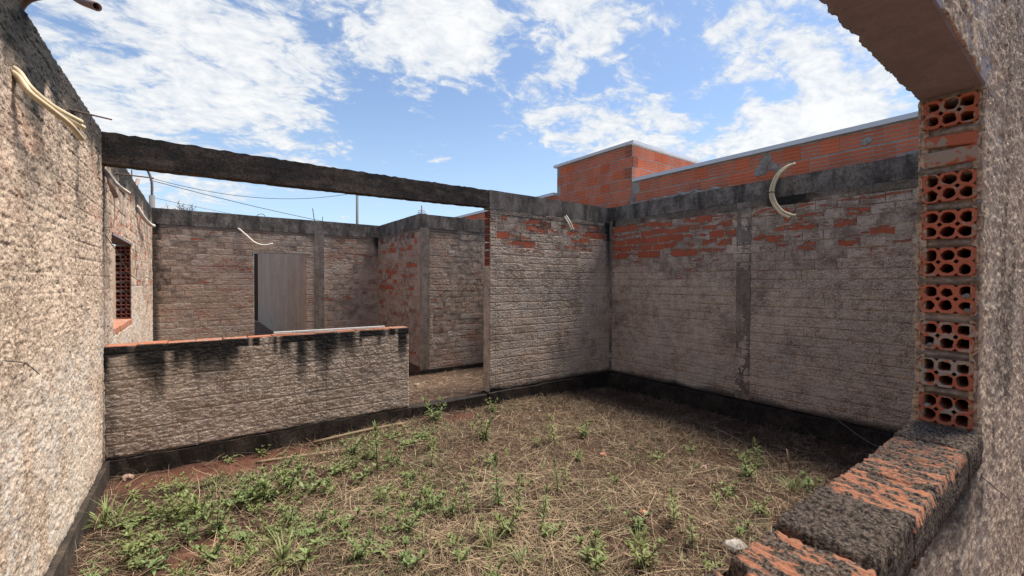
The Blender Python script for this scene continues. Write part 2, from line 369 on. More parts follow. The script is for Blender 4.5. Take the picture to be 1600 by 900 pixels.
def panel(F, s0, s1, z0, z1, thick, cell, hf, mf, bricks=(), warp=None):
    ns = max(2, int(round((s1 - s0) / cell)) + 1); nz = max(2, int(round((z1 - z0) / (cell * ZR))) + 1)
    s, z = np.meshgrid(np.linspace(s0, s1, ns), np.linspace(z0, z1, nz))
    h = hf(s, z) * np.ones_like(s)
    m = mf(s, z)
    for (bs, bz, bl, bh) in bricks:
        if bs > s1 or bs + bl < s0 or bz > z1 or bz + bh < z0: continue
        i0, i1 = np.searchsorted(s[0], (bs - .005, bs + bl + .005)); j0, j1 = np.searchsorted(z[:, 0], (bz - .005, bz + bh + .005))
        h[j0:j1, i0:i1] = -.006 + h[j0:j1, i0:i1] * .3
    S2, Z2 = (s, z) if warp is None else warp(s, z)
    P = F.pt(S2, Z2, h).reshape(-1, 3)
    idx = np.arange(ns * nz).reshape(nz, ns)
    q = np.stack([idx[:-1, :-1], idx[:-1, 1:], idx[1:, 1:], idx[1:, :-1]], -1).reshape(-1, 4)
    ring = np.concatenate([idx[0, :-1], idx[:-1, -1], idx[-1, :0:-1], idx[:0:-1, 0]])
    back = F.pt(S2.ravel()[ring], Z2.ravel()[ring], np.full(len(ring), -thick)); nb = len(P); bi = nb + np.arange(len(ring))
    r2 = np.roll(ring, -1); b2 = np.roll(bi, -1)
    side = np.stack([r2, ring, bi, b2], -1)
    Q = np.concatenate([q, side]); ng = bi[::-1]
    if (F.axis == 'x') != (F.ns < 0): Q = Q[:, ::-1]; ng = ng[::-1]
    mk = np.stack(m, -1).reshape(-1, len(m)); mk = np.concatenate([mk, mk[ring]])
    return np.concatenate([P, back]), Q, ng, mk
def sheet(name, parent, F, rects, thick, cell, hf, mf, mat, bricks=(), warp=None):
    Vs, Qs, Ns, Ms, o = [], [], [], [], 0
    for rc in rects:
        c = rc[4] if len(rc) > 4 else cell
        V, Q, n, mk = panel(F, *rc[:4], rc[5] if len(rc) > 5 else thick, c, hf, mf, bricks, warp)
        Vs.append(V); Qs.append(Q + o); Ns.append(n + o); Ms.append(mk); o += len(V)
    V = np.concatenate(Vs) - np.array(parent.location, np.float32)
    return link(name, mesh_np(name, V, np.concatenate(Qs), Ns, np.concatenate(Ms)), mat, parent)
def mk(dark=0, pale=0, red=0):
    def f(s, z):
        g = lambda v: (v(s, z) if callable(v) else v) * np.ones_like(s)
        return [np.clip(g(dark), 0, 1), np.clip(g(pale), 0, 1), np.clip(g(red), 0, 1)]
    return f
def drip(top, depth, seed, amp=1.):
    """mould running down from the top of a wall"""
    def f(s, z):
        L = depth * (.25 + 1.3 * fbm(s * 5, z * .5, seed, 3) ** 1.3)
        return amp * sst(top - z, L * 1.25, L * .25)
    return f
def damp(base, depth, seed):
    return lambda s, z: sst(z - base, depth * (.4 + 1.2 * fbm(s * 3, z * 2, seed, 3)), .0)
def patch(seed, lo, hi, fs=1.5, fz=1.5): return lambda s, z: sst(fbm(s * fs, z * fz, seed, 4), lo, hi)

def brick_variants(n, L, H, D=.03):
    out = []
    for i in range(n):
        bm = bmesh.new(); nx, nz = 4, 2; g = []
        for j in range(nz + 1):
            row = []
            for k in range(nx + 1):
                x = (k / nx - .5) * L; z = j / nz * H; e = k in (0, nx) or j in (0, nz)
                row.append(bm.verts.new((x + random.uniform(-.003, .003), random.uniform(-.002, .002) + (.0015 if e else 0), z + random.uniform(-.003, .003))))
            g.append(row)
        for j in range(nz):
            for k in range(nx): bm.faces.new((g[j][k], g[j][k + 1], g[j + 1][k + 1], g[j + 1][k]))
        ring = g[0][:-1] + [g[j][-1] for j in range(nz)] + g[-1][:0:-1] + [g[j][0] for j in range(nz, 0, -1)]
        bk = [bm.verts.new((v.co.x, D, v.co.z)) for v in ring]
        for a in range(len(ring)): bm.faces.new((ring[a], bk[a], bk[(a + 1) % len(ring)], ring[(a + 1) % len(ring)]))
        out.append(bm_mesh('brick', bm)); out[-1].materials.append(M['wallbrick'])
    return out
BV = {k: brick_variants(5, BL * k / 2 - .009, COURSE - .011) for k in (1, 2)}
def lay_bricks(parent, F, s0, s1, z0, z1, prob, limit, cover, dark=lambda s, z: 0, shade=.5, skip=lambda s, z: False, seed=0, out=(.0005, .006)):
    """brick faces standing a few mm proud of the coat, course by course; returns their rectangles"""
    rnd = random.Random(seed + 100); cand = []
    for k in range(int(math.ceil(z0 / COURSE)), int(z1 / COURSE)):
        z = k * COURSE; s = s0 + (0 if k % 2 else -.5 * BL) + rnd.uniform(-.03, .03)
        while s < s1:
            L = BL; a = s; s += BL
            if a < s0:
                if a + BL < s0 + .06: continue
                half = True; a = a + BL * .5
                L = BL * .5
                if a < s0 - .03: continue
            if a + L > s1:
                L = BL * .5
                if a + L > s1 + .01: continue
            cs, cz = a + L / 2, z + COURSE / 2
            if skip(cs, cz): continue
            p = float(prob(np.array(cs), np.array(cz))) + rnd.uniform(-.25, .25)
            cand.append((p, a, z, L))
    cand = [c for c in sorted(cand, reverse=True) if c[0] > .5][:limit]; rects = []
    base = np.array(parent.location)
    for p, a, z, L in cand:
        me = rnd.choice(BV[2 if L > BL * .75 else 1])
        o = bpy.data.objects.new('brick', me); COL.objects.link(o); o.parent = parent
        w_ = F.pt(np.array(a + L / 2), np.array(z + .0055), np.array(rnd.uniform(*out)))
        o.location = w_ - base; o.rotation_euler = (rnd.uniform(-.012, .012), rnd.uniform(-.008, .008), F.rot() + rnd.uniform(-.012, .012))
        cv = cover(a + L / 2, z + .05); o.color = (min(1, max(0, cv + rnd.uniform(-.16, .16))), min(1, float(dark(a, z))), shade, 1)
        rects.append((a + .005, z + .006, L - .010, COURSE - .012))
    return rects
def hollow_mesh(name, w_, h_, d_, mat, n=12, hole=.66, jit=.0, fill=0):
    """end face of a six-hole clay brick (face in local y = 0, x across, z up)"""
    bm = bmesh.new(); cw, ch = w_ / 3, h_ / 2; pw = random.choice((.7, .9, 1., 1.))
    for i in range(3):
        for j in range(2):
            cx, cz = (i - 1) * cw, (j + .5) * ch; rx, rz = cw * .5 * hole * 1.12, ch * .5 * hole * 1.10
            rx *= random.uniform(.88, 1.08); rz *= random.uniform(.82, 1.08); ox, oz = random.uniform(-jit, jit), random.uniform(-jit, jit)
            O, I, D = [], [], []
            for k in range(n):
                a = 2 * math.pi * (k + .5) / n; c_, s_ = math.cos(a), math.sin(a)
                sc = 1 / max(abs(c_), abs(s_)); O.append(bm.verts.new((cx + c_ * sc * cw / 2, 0, cz + s_ * sc * ch / 2)))
                p = pw; sx = math.copysign(abs(c_) ** p, c_); sz = math.copysign(abs(s_) ** p, s_)
                ja, jb = random.uniform(-jit, jit) * .6, random.uniform(-jit, jit) * .6; I.append(bm.verts.new((cx + ox + sx * rx + ja, .0015, cz + oz + sz * rz + jb))); D.append(bm.verts.new((cx + ox + sx * rx, d_, cz + oz + sz * rz)))
            for k in range(n):
                k2 = (k + 1) % n
                bm.faces.new((O[k], O[k2], I[k2], I[k])); bm.faces.new((I[k], I[k2], D[k2], D[k]))
            bm.faces.new(D)
    x, e = w_ / 2, .001
    for q in (((-x, e, 0), (-x, d_, 0), (-x, d_, h_), (-x, e, h_)), ((x, e, 0), (x, e, h_), (x, d_, h_), (x, d_, 0)),
              ((-x, e, h_), (-x, d_, h_), (x, d_, h_), (x, e, h_)), ((-x, e, 0), (x, e, 0), (x, d_, 0), (-x, d_, 0))):
        bm.faces.new([bm.verts.new(v) for v in q])
    me = bm_mesh(name, bm); me.materials.append(mat); return me
def bar(name, parent, a, b, mat, cell=.05, jit=.004, seed=0, bev=0):
    """a concrete member with slightly uneven faces and edges, a and b its corners"""
    a, b = np.array(a, float), np.array(b, float); bm = bmesh.new()
    L = b - a; ax = int(np.argmax(L)); n = max(2, int(L[ax] / cell)); o = [i for i in range(3) if i != ax]; rings = []
    rnd = random.Random(seed)
    k4 = [(0, 0), (.5, 0), (1, 0), (1, .5), (1, 1), (.5, 1), (0, 1), (0, .5)]
    for i in range(n + 1):
        r = []
        for (u, v) in k4:
            p = a.copy(); p[ax] = a[ax] + L[ax] * i / n; p[o[0]] += L[o[0]] * u; p[o[1]] += L[o[1]] * v
            k_ = (u * 3 + v * 7) * 3.3 + seed * 11; q_ = np.array(p[ax] * 5.0)
            if 0 < i < n: p[o[0]] += jit * 2.4 * (float(fbm(q_, np.array(k_), 140, 4, .6)) - .5) + rnd.uniform(-1, 1) * jit * .15; p[o[1]] += jit * 2.8 * (float(fbm(q_ + 31, np.array(k_), 141, 4, .6)) - .5) + rnd.uniform(-1, 1) * jit * .15
            r.append(bm.verts.new(p - np.array(parent.location) if parent else p))
        rings.append(r)
    for A, B in zip(rings, rings[1:]):
        for k in range(8): bm.faces.new((A[k], A[(k + 1) % 8], B[(k + 1) % 8], B[k]))
    bm.faces.new(rings[0]); bm.faces.new(rings[-1]); bmesh.ops.recalc_face_normals(bm, faces=bm.faces)
    return link(name, bm_mesh(name, bm), mat, parent)

# ------------------------------------------------------------------ ground
def ground_z(x, y):
    base = -.175 - .07 * sst(x, 3.2, 5.4) * sst(y, -1, 2.5) + .03 * (fbm(x * 1.3, y * 1.3, 40, 3) - .5) * 2
    base = base - .025 * sst(np.hypot(x - .3, y - 4.75), .9, .1)
    return base + .018 * (fbm(x * 9, y * 9, 41, 4) - .5)
def litter(x, y):
    bare = np.maximum(sst(np.hypot((x - .15) / 1.1, (y - 4.72) / .32), 1.1, .5), sst(np.hypot((x - 2.6) / .35, (y - 4.7) / .16), 1.2, .5))
    bare = np.maximum(bare, sst(np.hypot((x - .08) / .3, (y - 3.25) / .22), 1.3, .6))
    return np.clip(1 - bare, 0, 1)
def grid_ground(name, x0, x1, y0, y1, cell, zf, mf, mat):
    x, y = np.meshgrid(np.arange(x0, x1 + cell * .5, cell), np.arange(y0, y1 + cell * .5, cell))
    V = np.stack([x, y, zf(x, y)], -1).reshape(-1, 3); i = np.arange(x.size).reshape(x.shape)
    Q = np.stack([i[:-1, :-1], i[:-1, 1:], i[1:, 1:], i[1:, :-1]], -1).reshape(-1, 4)
    m = mf(x, y).reshape(-1, 1) * np.ones((1, 3))
    return tag(link(name, mesh_np(name, V, Q, (), m), mat), kind='structure')
grid_ground('soil', -.75, 5.8, .3, 5.04, .025, ground_z, litter, M['soil'])
def floor_z(x, y): return -.018 - .20 * sst(y, 5.3, 7.4) + .014 * (fbm(x * 7, y * 7, 50, 4) - .5) + .03 * (fbm(x * 1.5, y * 1.5, 51, 2) - .5) * sst(y, 5.1, 5.6)
grid_ground('floor', -.75, 5.8, 5.02, 9.9, .03, floor_z, lambda x, y: .35 + .6 * fbm(x * 2, y * 2, 52, 3), M['floor'])
gx = np.array([-400, -.7, 5.9, 400.]); gy = np.array([-400, -2., 10, 900.])
gV = np.array([(x, y, -.42 if abs(x) < 20 and abs(y) < 20 else -.42) for y in gy for x in gx]); gi = np.arange(16).reshape(4, 4)
tag(link('ground', mesh_np('ground', gV, np.stack([gi[:-1, :-1], gi[:-1, 1:], gi[1:, 1:], gi[1:, :-1]], -1).reshape(-1, 4), (), np.ones((16, 3)) * .6), M['soil']), kind='structure')
tag(link('path', box_mesh('path', (-.7, 9.93, -.40), (1.83, 26, -.02)), M['floor']), kind='structure')
tag(link('camera_room_floor', box_mesh('camera_room_floor', (-.7, -4, -.40), (5.8, .28, -.03)), M['floor']), kind='structure')

# ------------------------------------------------------------------ left wall (faces +x)
lw = thing('wall', 'long sunlit beige rendered wall on the left with cream conduits and a small window beyond the beam', 'wall', (XL - .07, 2, 0))
F = Face('y', XL, 1)
def lw_dark(s, z):
    d = drip(TOP, .52, 3, .95)(s, z) + .55 * patch(31, .50, .70, 2.2, 1.6)(s, z) * sst(z, 1.6, 2.3)
    d = d + .55 * np.exp(-((s - 5.02) / .045) ** 2) * sst(z, .0, 1.2) + .35 * damp(0, .12, 8)(s, z)  # darker vertical strip in line with the beam, plus damp at the base
    d = d + .6 * np.exp(-((s - 4.90) / .05) ** 2) * sst(z, 1.3, .5)  # darker strip low down where the low wall meets this one
    return d * (1 - .5 * sst(s, 5, 5.3) * sst(z, 2.6, 2.2))
lw_pale = lambda s, z: .95 * sst(z + .25 * (fbm(s * 2, z * 2, 12, 3) - .5) - .12 * (s - 3), 1.25, .75) * patch(13, .25, .6, 5, 5)(s, z)  # paler towards the bottom, patchy, with a slanting upper limit
lw_red = lambda s, z: .9 * patch(14, .56, .68, 3, 6)(s, z) * sst(z, 1.5, 2.1) * (.4 + .9 * sst(s, 4.9, 5.4))
lbr = lay_bricks(lw, F, 2.3, 5.0, 1.95, 2.62, lambda s, z: 1.0 * patch(14, .52, .68, 3, 5)(s, z), 40, lambda s, z: .66, lambda s, z: .25, .9, seed=1, out=(-.003, .001))
n_near = len(lbr)
lbr += lay_bricks(lw, F, 5.06, 9.7, .9, 2.55, lambda s, z: 1.2 * patch(15, .42, .6, 1.2, 2)(s, z), 150, lambda s, z: .70, shade=1., skip=lambda s, z: 5.3 < s < 6.99 and z < 2.1, seed=2, out=(-.004, .003))
lh = lambda s, z: stucco(s, z, 3, 1.0, (.08 + .62 * sst(z, 1.1, 1.7)) * (.5 + 1. * vn(s * 1.6, z * 2.0, 303)), .8) * .85 + .013 * (fbm(s * 36, z * 36, 301, 3, .6) - .5) + .008 * (fbm(s * 11, z * 11, 302, 2) - .5)
sheet('plaster_coat', lw, F, [(-1.2, 2.3, 0, TOP, .06), (2.3, 4.97, 0, TOP, .0105), (4.97, 5.45, 0, TOP, .014), (5.45, 6.87, 0, 1.0, .016), (5.45, 6.87, 1.98, TOP, .016), (6.87, 6.985, 0, TOP, .018, .014), (6.985, 9.9, 0, TOP, .018)],
      .15, .012, lh, mk(lw_dark, lw_pale, lw_red), M['pl_left'], lbr[n_near:])
bar('footing', lw, (XL - .16, -1.2, -.42), (XL + .032, 4.96, -.006), M['footing_left'], .06, .006, 11)
o = link('window', box_mesh('window', (XL - .148 - lw.location.x, 5.452 - 2, 1.955), (XL + .012 - lw.location.x, 6.868 - 2, 1.978)), M['lintel'], lw)   # its concrete lintel slab; sill bricks and jamb bricks below
hb = [hollow_mesh('hollow_brick', .135, .088, .10, M['farjamb'], 8, .80) for _ in range(3)]
for k in range(8):
    q = link('hollow_brick', hb[k % 3], None, lw, (XL - .072 - lw.location.x, 6.852 - 2, 1.085 + k * .109)); q.rotation_euler = (0, 0, 0)
for k in range(6):
    q = link('sill_brick', box_mesh('sill_brick', (-.088, -.108, 0), (.088, .108, .07), .004, .006), M['tile'], lw, (XL - .086 - lw.location.x, 5.56 - 2 + k * .235, 1.003))
tag(link('wall', box_mesh('wall', (-.07, -2.5, -.42), (.07, 2.5, 2.2)), M['pl_far'], None, (-1.36, 10.5, 0)), 'pale boundary wall glimpsed through the window in the left wall', 'wall')

# ------------------------------------------------------------------ beam
bt = thing('tie_beam', 'long black weathered concrete beam spanning the open sky above the low wall', 'beam', (1.3, YB + .07, 2.52))
bmb = bmesh.new()
n = 90; L = 3.885; prof = [(0, 0), (0, .09), (0, .18), (0, .265), (.07, .272), (.14, .265), (.14, .13), (.14, 0), (.07, 0)]
rings = []
for i in range(n + 1):
    x = XL + .0 + L * i / n; sag = -.012 * math.sin(math.pi * i / n) + .035 * i / n
    rings.append([bmb.verts.new((x - 1.3 + 0, py - .07 + random.uniform(-.0025, .0025), pz + random.uniform(-.003, .003) * (2.2 if pz > .25 else 1) + (sag if pz < .1 else -.012 * math.sin(math.pi * i / n)))) for py, pz in prof])
for A, B in zip(rings, rings[1:]):
    for k in range(len(prof)): bmb.faces.new((A[k], A[(k + 1) % len(prof)], B[(k + 1) % len(prof)], B[k]))
bmb.faces.new(rings[0]); bmb.faces.new(rings[-1]); bmesh.ops.recalc_face_normals(bmb, faces=bmb.faces)
link('beam', bm_mesh('beam', bmb), M['beam'], bt)

# ------------------------------------------------------------------ half wall with a tile-brick top
hw = thing('low_wall', 'low rendered wall with black drip stains and an orange brick top, under the beam', 'wall', (.7, YB + .07, 0))
F = Face('x', YB, -1)
def hw_dark(s, z):
    d = drip(.965, .50, 21, 1.)(s, z) * sst(fbm(s * 5.5, z * .3, 22, 2), .34, .54)
    d = np.maximum(d, sst(z, .86, .90) * sst(fbm(s * 9, z, 23, 2), .2, .5))
    k = (s + .02) / .215; d = np.maximum(d, .95 * np.exp(-((k - np.round(k)) / .13) ** 2) * sst(z, .70, .88) * (vn(np.round(k) * 3.3, 0, 4) > .3))
    return d + .9 * damp(-.02, .07, 24)(s, z) + .4 * sst(s, -.50, -.64)  # damp along the base; darker towards the left end
sheet('plaster_coat', hw, F, [(XL + .004, 2.06, -.005, .962)], .145, .0095, lambda s, z: stucco(s, z, 20, 1.05, .45 + .6 * vn(s * 1.7, z * 2.2, 304), .85), mk(hw_dark, lambda s, z: .35 * patch(25, .5, .7, 6, 8)(s, z), 0), M['pl_half'])
for k in range(13):
    x0 = XL + .006 + k * .2085; q = link('brick', box_mesh('brick', (0, -.066, 0), (.204, .078, .022), .004, .004), M['tile'], hw, (x0 - .7, 0, .949 + random.uniform(-.003, .004)))
    q.rotation_euler = (0, random.uniform(-.01, .01), random.uniform(-.02, .02))
bar('footing', hw, (XL + .036, YB - .014, -.42), (2.10, YB + .14, -.012), M['footing_left'], .05, .013, 12)
th = thing('doorstep', 'black coated concrete step between the low wall and the next wall', 'step', (2.66, YB + .05, -.4))
link('step_block', box_mesh('step_block', (2.103 - 2.66, -.07, -.02), (3.20 - 2.66, .07, .385), .002, .01), M['bitumen'], th)
strip = tag(link('trim_strip', box_mesh('trim_strip', (-.58, -.02, 0), (.58, .02, .018)), M['white']), 'thin white strip of trim lying along the top of the low wall', 'trim strip')
strip.location = (1.20, YB + .045, .984); strip.rotation_euler = (0, .004, .01)

# ------------------------------------------------------------------ mid wall (faces -y)
mw = thing('wall', 'grey rendered wall between the doorway gap and the right corner, hollow bricks up its open end', 'wall', (4.46, YB + .07, 0))
def bare_top(z0, z1, seed): return lambda s, z: .25 + .6 * sst(z, z0, z1) + .9 * (fbm(s * 1.6, z * 2.5, seed, 3) - .5)
def mw_dark(s, z): return .75 * drip(2.54, .35, 33, .7)(s, z) + .9 * sst(s, 5.50, 5.66) * sst(z, .9, 2.3) + .9 * damp(0, .10, 34)(s, z) + .35 * patch(35, .58, .72, 2.5, 2.5)(s, z)  # drips, damp and patches; darker towards the right corner, more so higher up
mbr = lay_bricks(mw, F, 3.33, 5.66, .9, 2.52, lambda s, z: bare_top(1.75, 2.3, 36)(s, z) - .08, 120, lambda s, z: .66 - .10 * (z > 2.0), mw_dark, .55, seed=3, out=(-.003, .004))
sheet('plaster_coat', mw, F, [(3.243, 3.33, 0, 1.745), (3.243, 3.33, 1.745, 2.53, .0115, .012), (3.33, 5.70, 0, 2.53)], .145, .0100, lambda s, z: stucco(s, z, 30, .85, 1.1, 1.05),
      mk(mw_dark, lambda s, z: .7 * patch(37, .42, .66, 3.5, 4)(s, z) * sst(z, 1.9, 1.0), lambda s, z: .7 * patch(38, .6, .7, 4, 8)(s, z) * sst(z, 1.6, 2.2)), M['pl_right'], mbr)
bar('ring_beam', mw, (3.232, YB - .004, 2.532), (5.70, YB + .145, 2.79), M['ring'], .07, .003, 5)
bar('footing', mw, (3.21, YB - .045, -.42), (5.70, YB + .15, -.006), M['bitumen'], .06, .012, 13)
hb2 = [hollow_mesh('hollow_brick', .125, .085, .06, M['farjamb'], 8, .74) for _ in range(3)]
for k in range(7):
    q = link('hollow_brick', hb2[k % 3], None, mw, (3.236 - 4.46, 0, 1.76 + k * .110)); q.rotation_euler = (0, 0, -math.pi / 2)
link('end_render', box_mesh('end_render', (3.228 - 4.46, -.066, 0), (3.2425 - 4.46, .07, 1.74), .002), M['pl_left'], mw)

# ------------------------------------------------------------------ right wall (faces -x)
rw = thing('wall', 'long grey rendered wall on the right with rows of red brick showing below its black top', 'wall', (XR + .07, 2.6, 0))
F = Face('y', XR, -1)
def rw_col(s, z): return np.exp(-((s - 2.72) / .085) ** 4)
def rw_dark(s, z):
    d = .9 * drip(2.56, .22, 43, .8)(s, z) + .95 * damp(0, .13, 44)(s, z) + .9 * sst(s, 4.80, 4.93) * sst(z, .9, 2.3)  # drips and damp; darker towards the far corner, more so higher up
    d = d + .5 * np.exp(-((s - 2.16) / .15) ** 2) * drip(2.56, .9, 45, .8)(s, z) + .3 * patch(46, .6, .74, 1.6, 1.6)(s, z)
    return d
skipc = lambda s, z: 2.59 < s < 2.86
def rw_prob(s, z): return .15 + .75 * sst(z, 1.45, 2.15) + .7 * (fbm(s * 1.1, z * 1.5, 47, 3) - .5) + .15 * sst(s, 2.4, 3.2)
rbr = lay_bricks(rw, F, .5, 4.93, .9, 2.57, rw_prob, 290, lambda s, z: (.50 if z > 1.85 else .74) + .13 * (s < 2.6), lambda s, z: .8 * drip(2.56, .15, 43, 1)(np.array(s), np.array(z)), .9, skipc, 4, out=(-.002, .007))
def rw_h(s, z):
    c = rw_col(s, z); return stucco(s, z, 42, 1.35, 1.5, .9) * (1 - .7 * c) + .006 * c
rw_red = lambda s, z: .8 * patch(48, .56, .66, 3, 8)(s, z) * sst(z, 1.5, 2.1) * (1 - rw_col(s, z))
sheet('plaster_coat', rw, F, [(-3.0, .40, 0, 2.56, .08), (.40, 4.963, 0, 2.56)], .148, .0098, rw_h,
      mk(rw_dark, lambda s, z: .65 * patch(49, .42, .66, 3, 4)(s, z) * sst(z, 1.35, .6) + .5 * np.exp(-((s - 1.75) / .08) ** 2 - ((z - 1.55) / .09) ** 2), rw_red), M['pl_right'], rbr)
bar('ring_beam', rw, (XR - .005, -3., 2.562), (XR + .15, 4.96, 2.795), M['ring'], .07, .003, 6)
bar('column', rw, (XR - .0075, 2.63, .02), (XR + .05, 2.81, 2.56), M['column'], .09, .004, 17)
bar('column', rw, (XR - .006, 4.90, .02), (XR + .08, 4.96, 2.56), M['column'], .09, .004, 7)
bar('footing', rw, (XR - .075, -3., -.42), (XR + .15, 4.95, -.006), M['bitumen'], .06, .013, 14)
bmc = bmesh.new(); P = [Vector((XR + .165 - rw.location.x + random.uniform(-.02, .02), y - 2.6, 2.80 + .035 * math.sin(y * 2.1) + random.uniform(-.02, .022))) for y in np.arange(.2, 4.95, .06)]
add_tube(bmc, P, [random.uniform(.022, .045) for _ in P], 7); link('crest_mortar', bm_mesh('crest_mortar', bmc, True), M['crest'], rw)

# ------------------------------------------------------------------ back room: back wall, partition, block front wall
bw = thing('wall', 'back wall of the far room with a doorway, a conduit and a dark column strip', 'wall', (1.3, Y2 + .07, 0))
F = Face('x', Y2, -1)
bcol = lambda s, z: np.exp(-((s - 2.06) / .11) ** 4)
bw_dark = lambda s, z: .8 * drip(2.54, .25, 53, .8)(s, z) + .3 * bcol(s, z) + .7 * sst(s, 3.18, 3.3) * sst(z, 1.6, 2.4) + .8 * sst(s, -.52, -.62)  # drips and column strip; darker towards both ends
inopen = lambda s, z: (.78 < s < 1.88 and z < 2.14) or (1.92 < s < 2.2)
bbr = lay_bricks(bw, F, XL + .03, 3.30, .60, 2.52, lambda s, z: .56 + 1.3 * (fbm(s * 1.3, z * 1.8, 56, 3) - .5), 230, lambda s, z: .74, bw_dark, .55, inopen, 5, out=(-.003, .005))
sheet('plaster_coat', bw, F, [(XL, .87, -.05, 2.52), (.87, 1.80, 2.11, 2.52), (1.80, 3.33, -.05, 2.52)], .148, .012,
      lambda s, z: stucco(s, z, 52, .75, 1., .8) * (1 - .8 * bcol(s, z)) + .008 * bcol(s, z),
      mk(bw_dark, lambda s, z: .55 * patch(57, .52, .68, 2, 3)(s, z), lambda s, z: .5 * patch(58, .56, .7, 2, 7)(s, z)), M['pl_back'], bbr)
bar('ring_beam', bw, (XL, Y2 - .006, 2.522), (3.33, Y2 + .148, 2.80), M['ring'], .09, .004, 8)
link('footing', box_mesh('footing', (XL - 1.3, -.10, -.42), (3.33 - 1.3, .08, -.055)), M['bitumen'], bw)
link('door_lintel', box_mesh('door_lintel', (.86 - 1.3, -.082, 2.085), (1.90 - 1.3, .075, 2.107)), M['mortar'], bw)
link('column', box_mesh('column', (1.965 - 1.3, -.081, -.05), (2.155 - 1.3, -.03, 2.52), .002), M['column'], bw)

pw = thing('partition_wall', 'side wall of the far boxed-in room with orange brick courses, facing left', 'wall', (X3 + .07, 8.6, 0))
F = Face('y', X3, -1)
pbr = lay_bricks(pw, F, 7.62, 9.72, .0, 2.50, lambda s, z: .55 + .8 * (fbm(s * 1.3, z * 1.6, 66, 3) - .45), 230, lambda s, z: .56 + .1 * (z < 1.2), lambda s, z: .6 * (z > 2.35), .75, seed=6, out=(-.003, .005))
sheet('plaster_coat', pw, F, [(7.46, 9.745, -.06, 2.52)], .145, .012, lambda s, z: stucco(s, z, 62, .8, 1.2, .7) * sst(s, 7.45, 7.7),
      mk(lambda s, z: .8 * drip(2.54, .2, 63, .8)(s, z), 0, lambda s, z: .6 * patch(64, .5, .65, 2, 8)(s, z)), M['pl_back'], pbr)
bar('ring_beam', pw, (X3 - .006, 7.452, 2.522), (X3 + .14, 9.74, 2.79), M['ring'], .09, .004, 9)
link('footing', box_mesh('footing', (-.074, 7.45 - 8.6, -.42), (.06, 9.74 - 8.6, -.062)), M['floor'], pw)

fw = thing('wall', 'front wall of the far boxed-in room, pale blotched render above a black base', 'wall', (4.4, Y3 + .07, 0))
F = Face('x', Y3, -1)
fcol = lambda s, z: np.exp(-((s - 3.42) / .10) ** 4)
fw_dark = lambda s, z: .8 * drip(2.54, .3, 73, .8)(s, z) + .35 * fcol(s, z)
fbr = lay_bricks(fw, F, 3.56, 4.72, -.0, 2.52, lambda s, z: .50 + 1.2 * (fbm(s * 1.5, z * 1.8, 76, 3) - .5), 130, lambda s, z: .80, fw_dark, .55, seed=7, out=(-.003, .004))
sheet('plaster_coat', fw, F, [(X3 + .001, 4.73, -.13, 2.53), (4.73, 5.53, 2.05, 2.53), (5.53, 5.70, -.13, 2.53)], .148, .0115,
      lambda s, z: stucco(s, z, 72, .75, 1., .85) * (1 - .7 * fcol(s, z)),
      mk(fw_dark, lambda s, z: .9 * patch(77, .46, .62, 2.2, 2.4)(s, z) * sst(s, 3.45, 3.6), lambda s, z: .5 * patch(78, .56, .7, 2, 7)(s, z)), M['pl_back'], fbr)
bar('ring_beam', fw, (X3 - .001, Y3 - .006, 2.532), (5.70, Y3 + .145, 2.785), M['ring'], .09, .004, 10)
link('column', box_mesh('column', (3.322 - 4.4, -.079, -.12), (3.51 - 4.4, -.03, 2.53), .002), M['column'], fw)
link('footing', box_mesh('footing', (3.32 - 4.4, -.10, -.42), (5.70 - 4.4, .08, -.134)), M['bitumen'], fw)

# ------------------------------------------------------------------ near wall: the opening the camera looks through
nw = thing('wall', 'nearest wall with the window opening: hollow brick jamb, smooth lintel and mossy brick sill', 'wall', (2.02, .30, 0))
NY, FY, XJ, ZS, ZL = .228, .378, 2.023, 1.04, 2.165
F = Face('x', NY, -1)
nbase = lambda s, z: stucco(s, z, 82, 1.5, 0, .62) + .008 * (fbm(s * 5, z * 1.2, 83, 3) - .5)
nh = lambda s, z: nbase(s, z)
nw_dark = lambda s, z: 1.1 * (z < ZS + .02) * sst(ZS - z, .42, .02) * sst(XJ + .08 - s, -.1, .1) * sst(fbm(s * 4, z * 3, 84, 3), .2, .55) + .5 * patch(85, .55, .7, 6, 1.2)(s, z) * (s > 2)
def ragged(s, z):                                        # the coat's torn edge round the opening
    e = .016 * np.clip(fbm(s * 60, z * 60, 86, 3, .7) - .50, 0, 1) ** 1.1 * 2.2 + .004 * (vn(s * 9, z * 9, 87) - .5)
    return s - e * np.exp(-np.abs(s - XJ) / .02), z - e * np.exp(-np.abs(z - ZL) / .02)
nm = mk(nw_dark, lambda s, z: .3 * patch(88, .5, .7, 5, 3)(s, z), 0)
sheet('plaster_coat', nw, F, [(XJ + .004, 3.6, 0, 3.0, .0085), (3.6, 5.68, 0, 3.0, .06), (-.60, XJ + .004, 0, ZS - .085, .0105), (-.60, XJ + .004, ZL, 3.0, .011)], .022, .01, nh, nm, M['pl_near'], warp=lambda s, z: tuple(o_ + .35 * (w_ - o_) for o_, w_ in zip((s, z), ragged(s, z))))
sheet('far_coat', nw, Face('x', FY, 1), [(XJ + .004, 2.25, 0, 3.0, .012), (2.25, 5.68, 0, 3.0, .05), (-.60, XJ + .004, 0, ZS - .085, .03), (-.60, XJ + .004, 2.30, 3.0, .05)], .022, .012, nh, nm, M['pl_near'], warp=ragged)
sheet('lintel_coat', nw, Face('x', FY, 1), [(-.60, XJ + .004, ZL - .001, 2.299, .006)], .022, .006, nh, nm, M['lintel'], warp=lambda s, z: tuple(o_ + .6 * (w_ - o_) for o_, w_ in zip((s, z), ragged(s, z))))
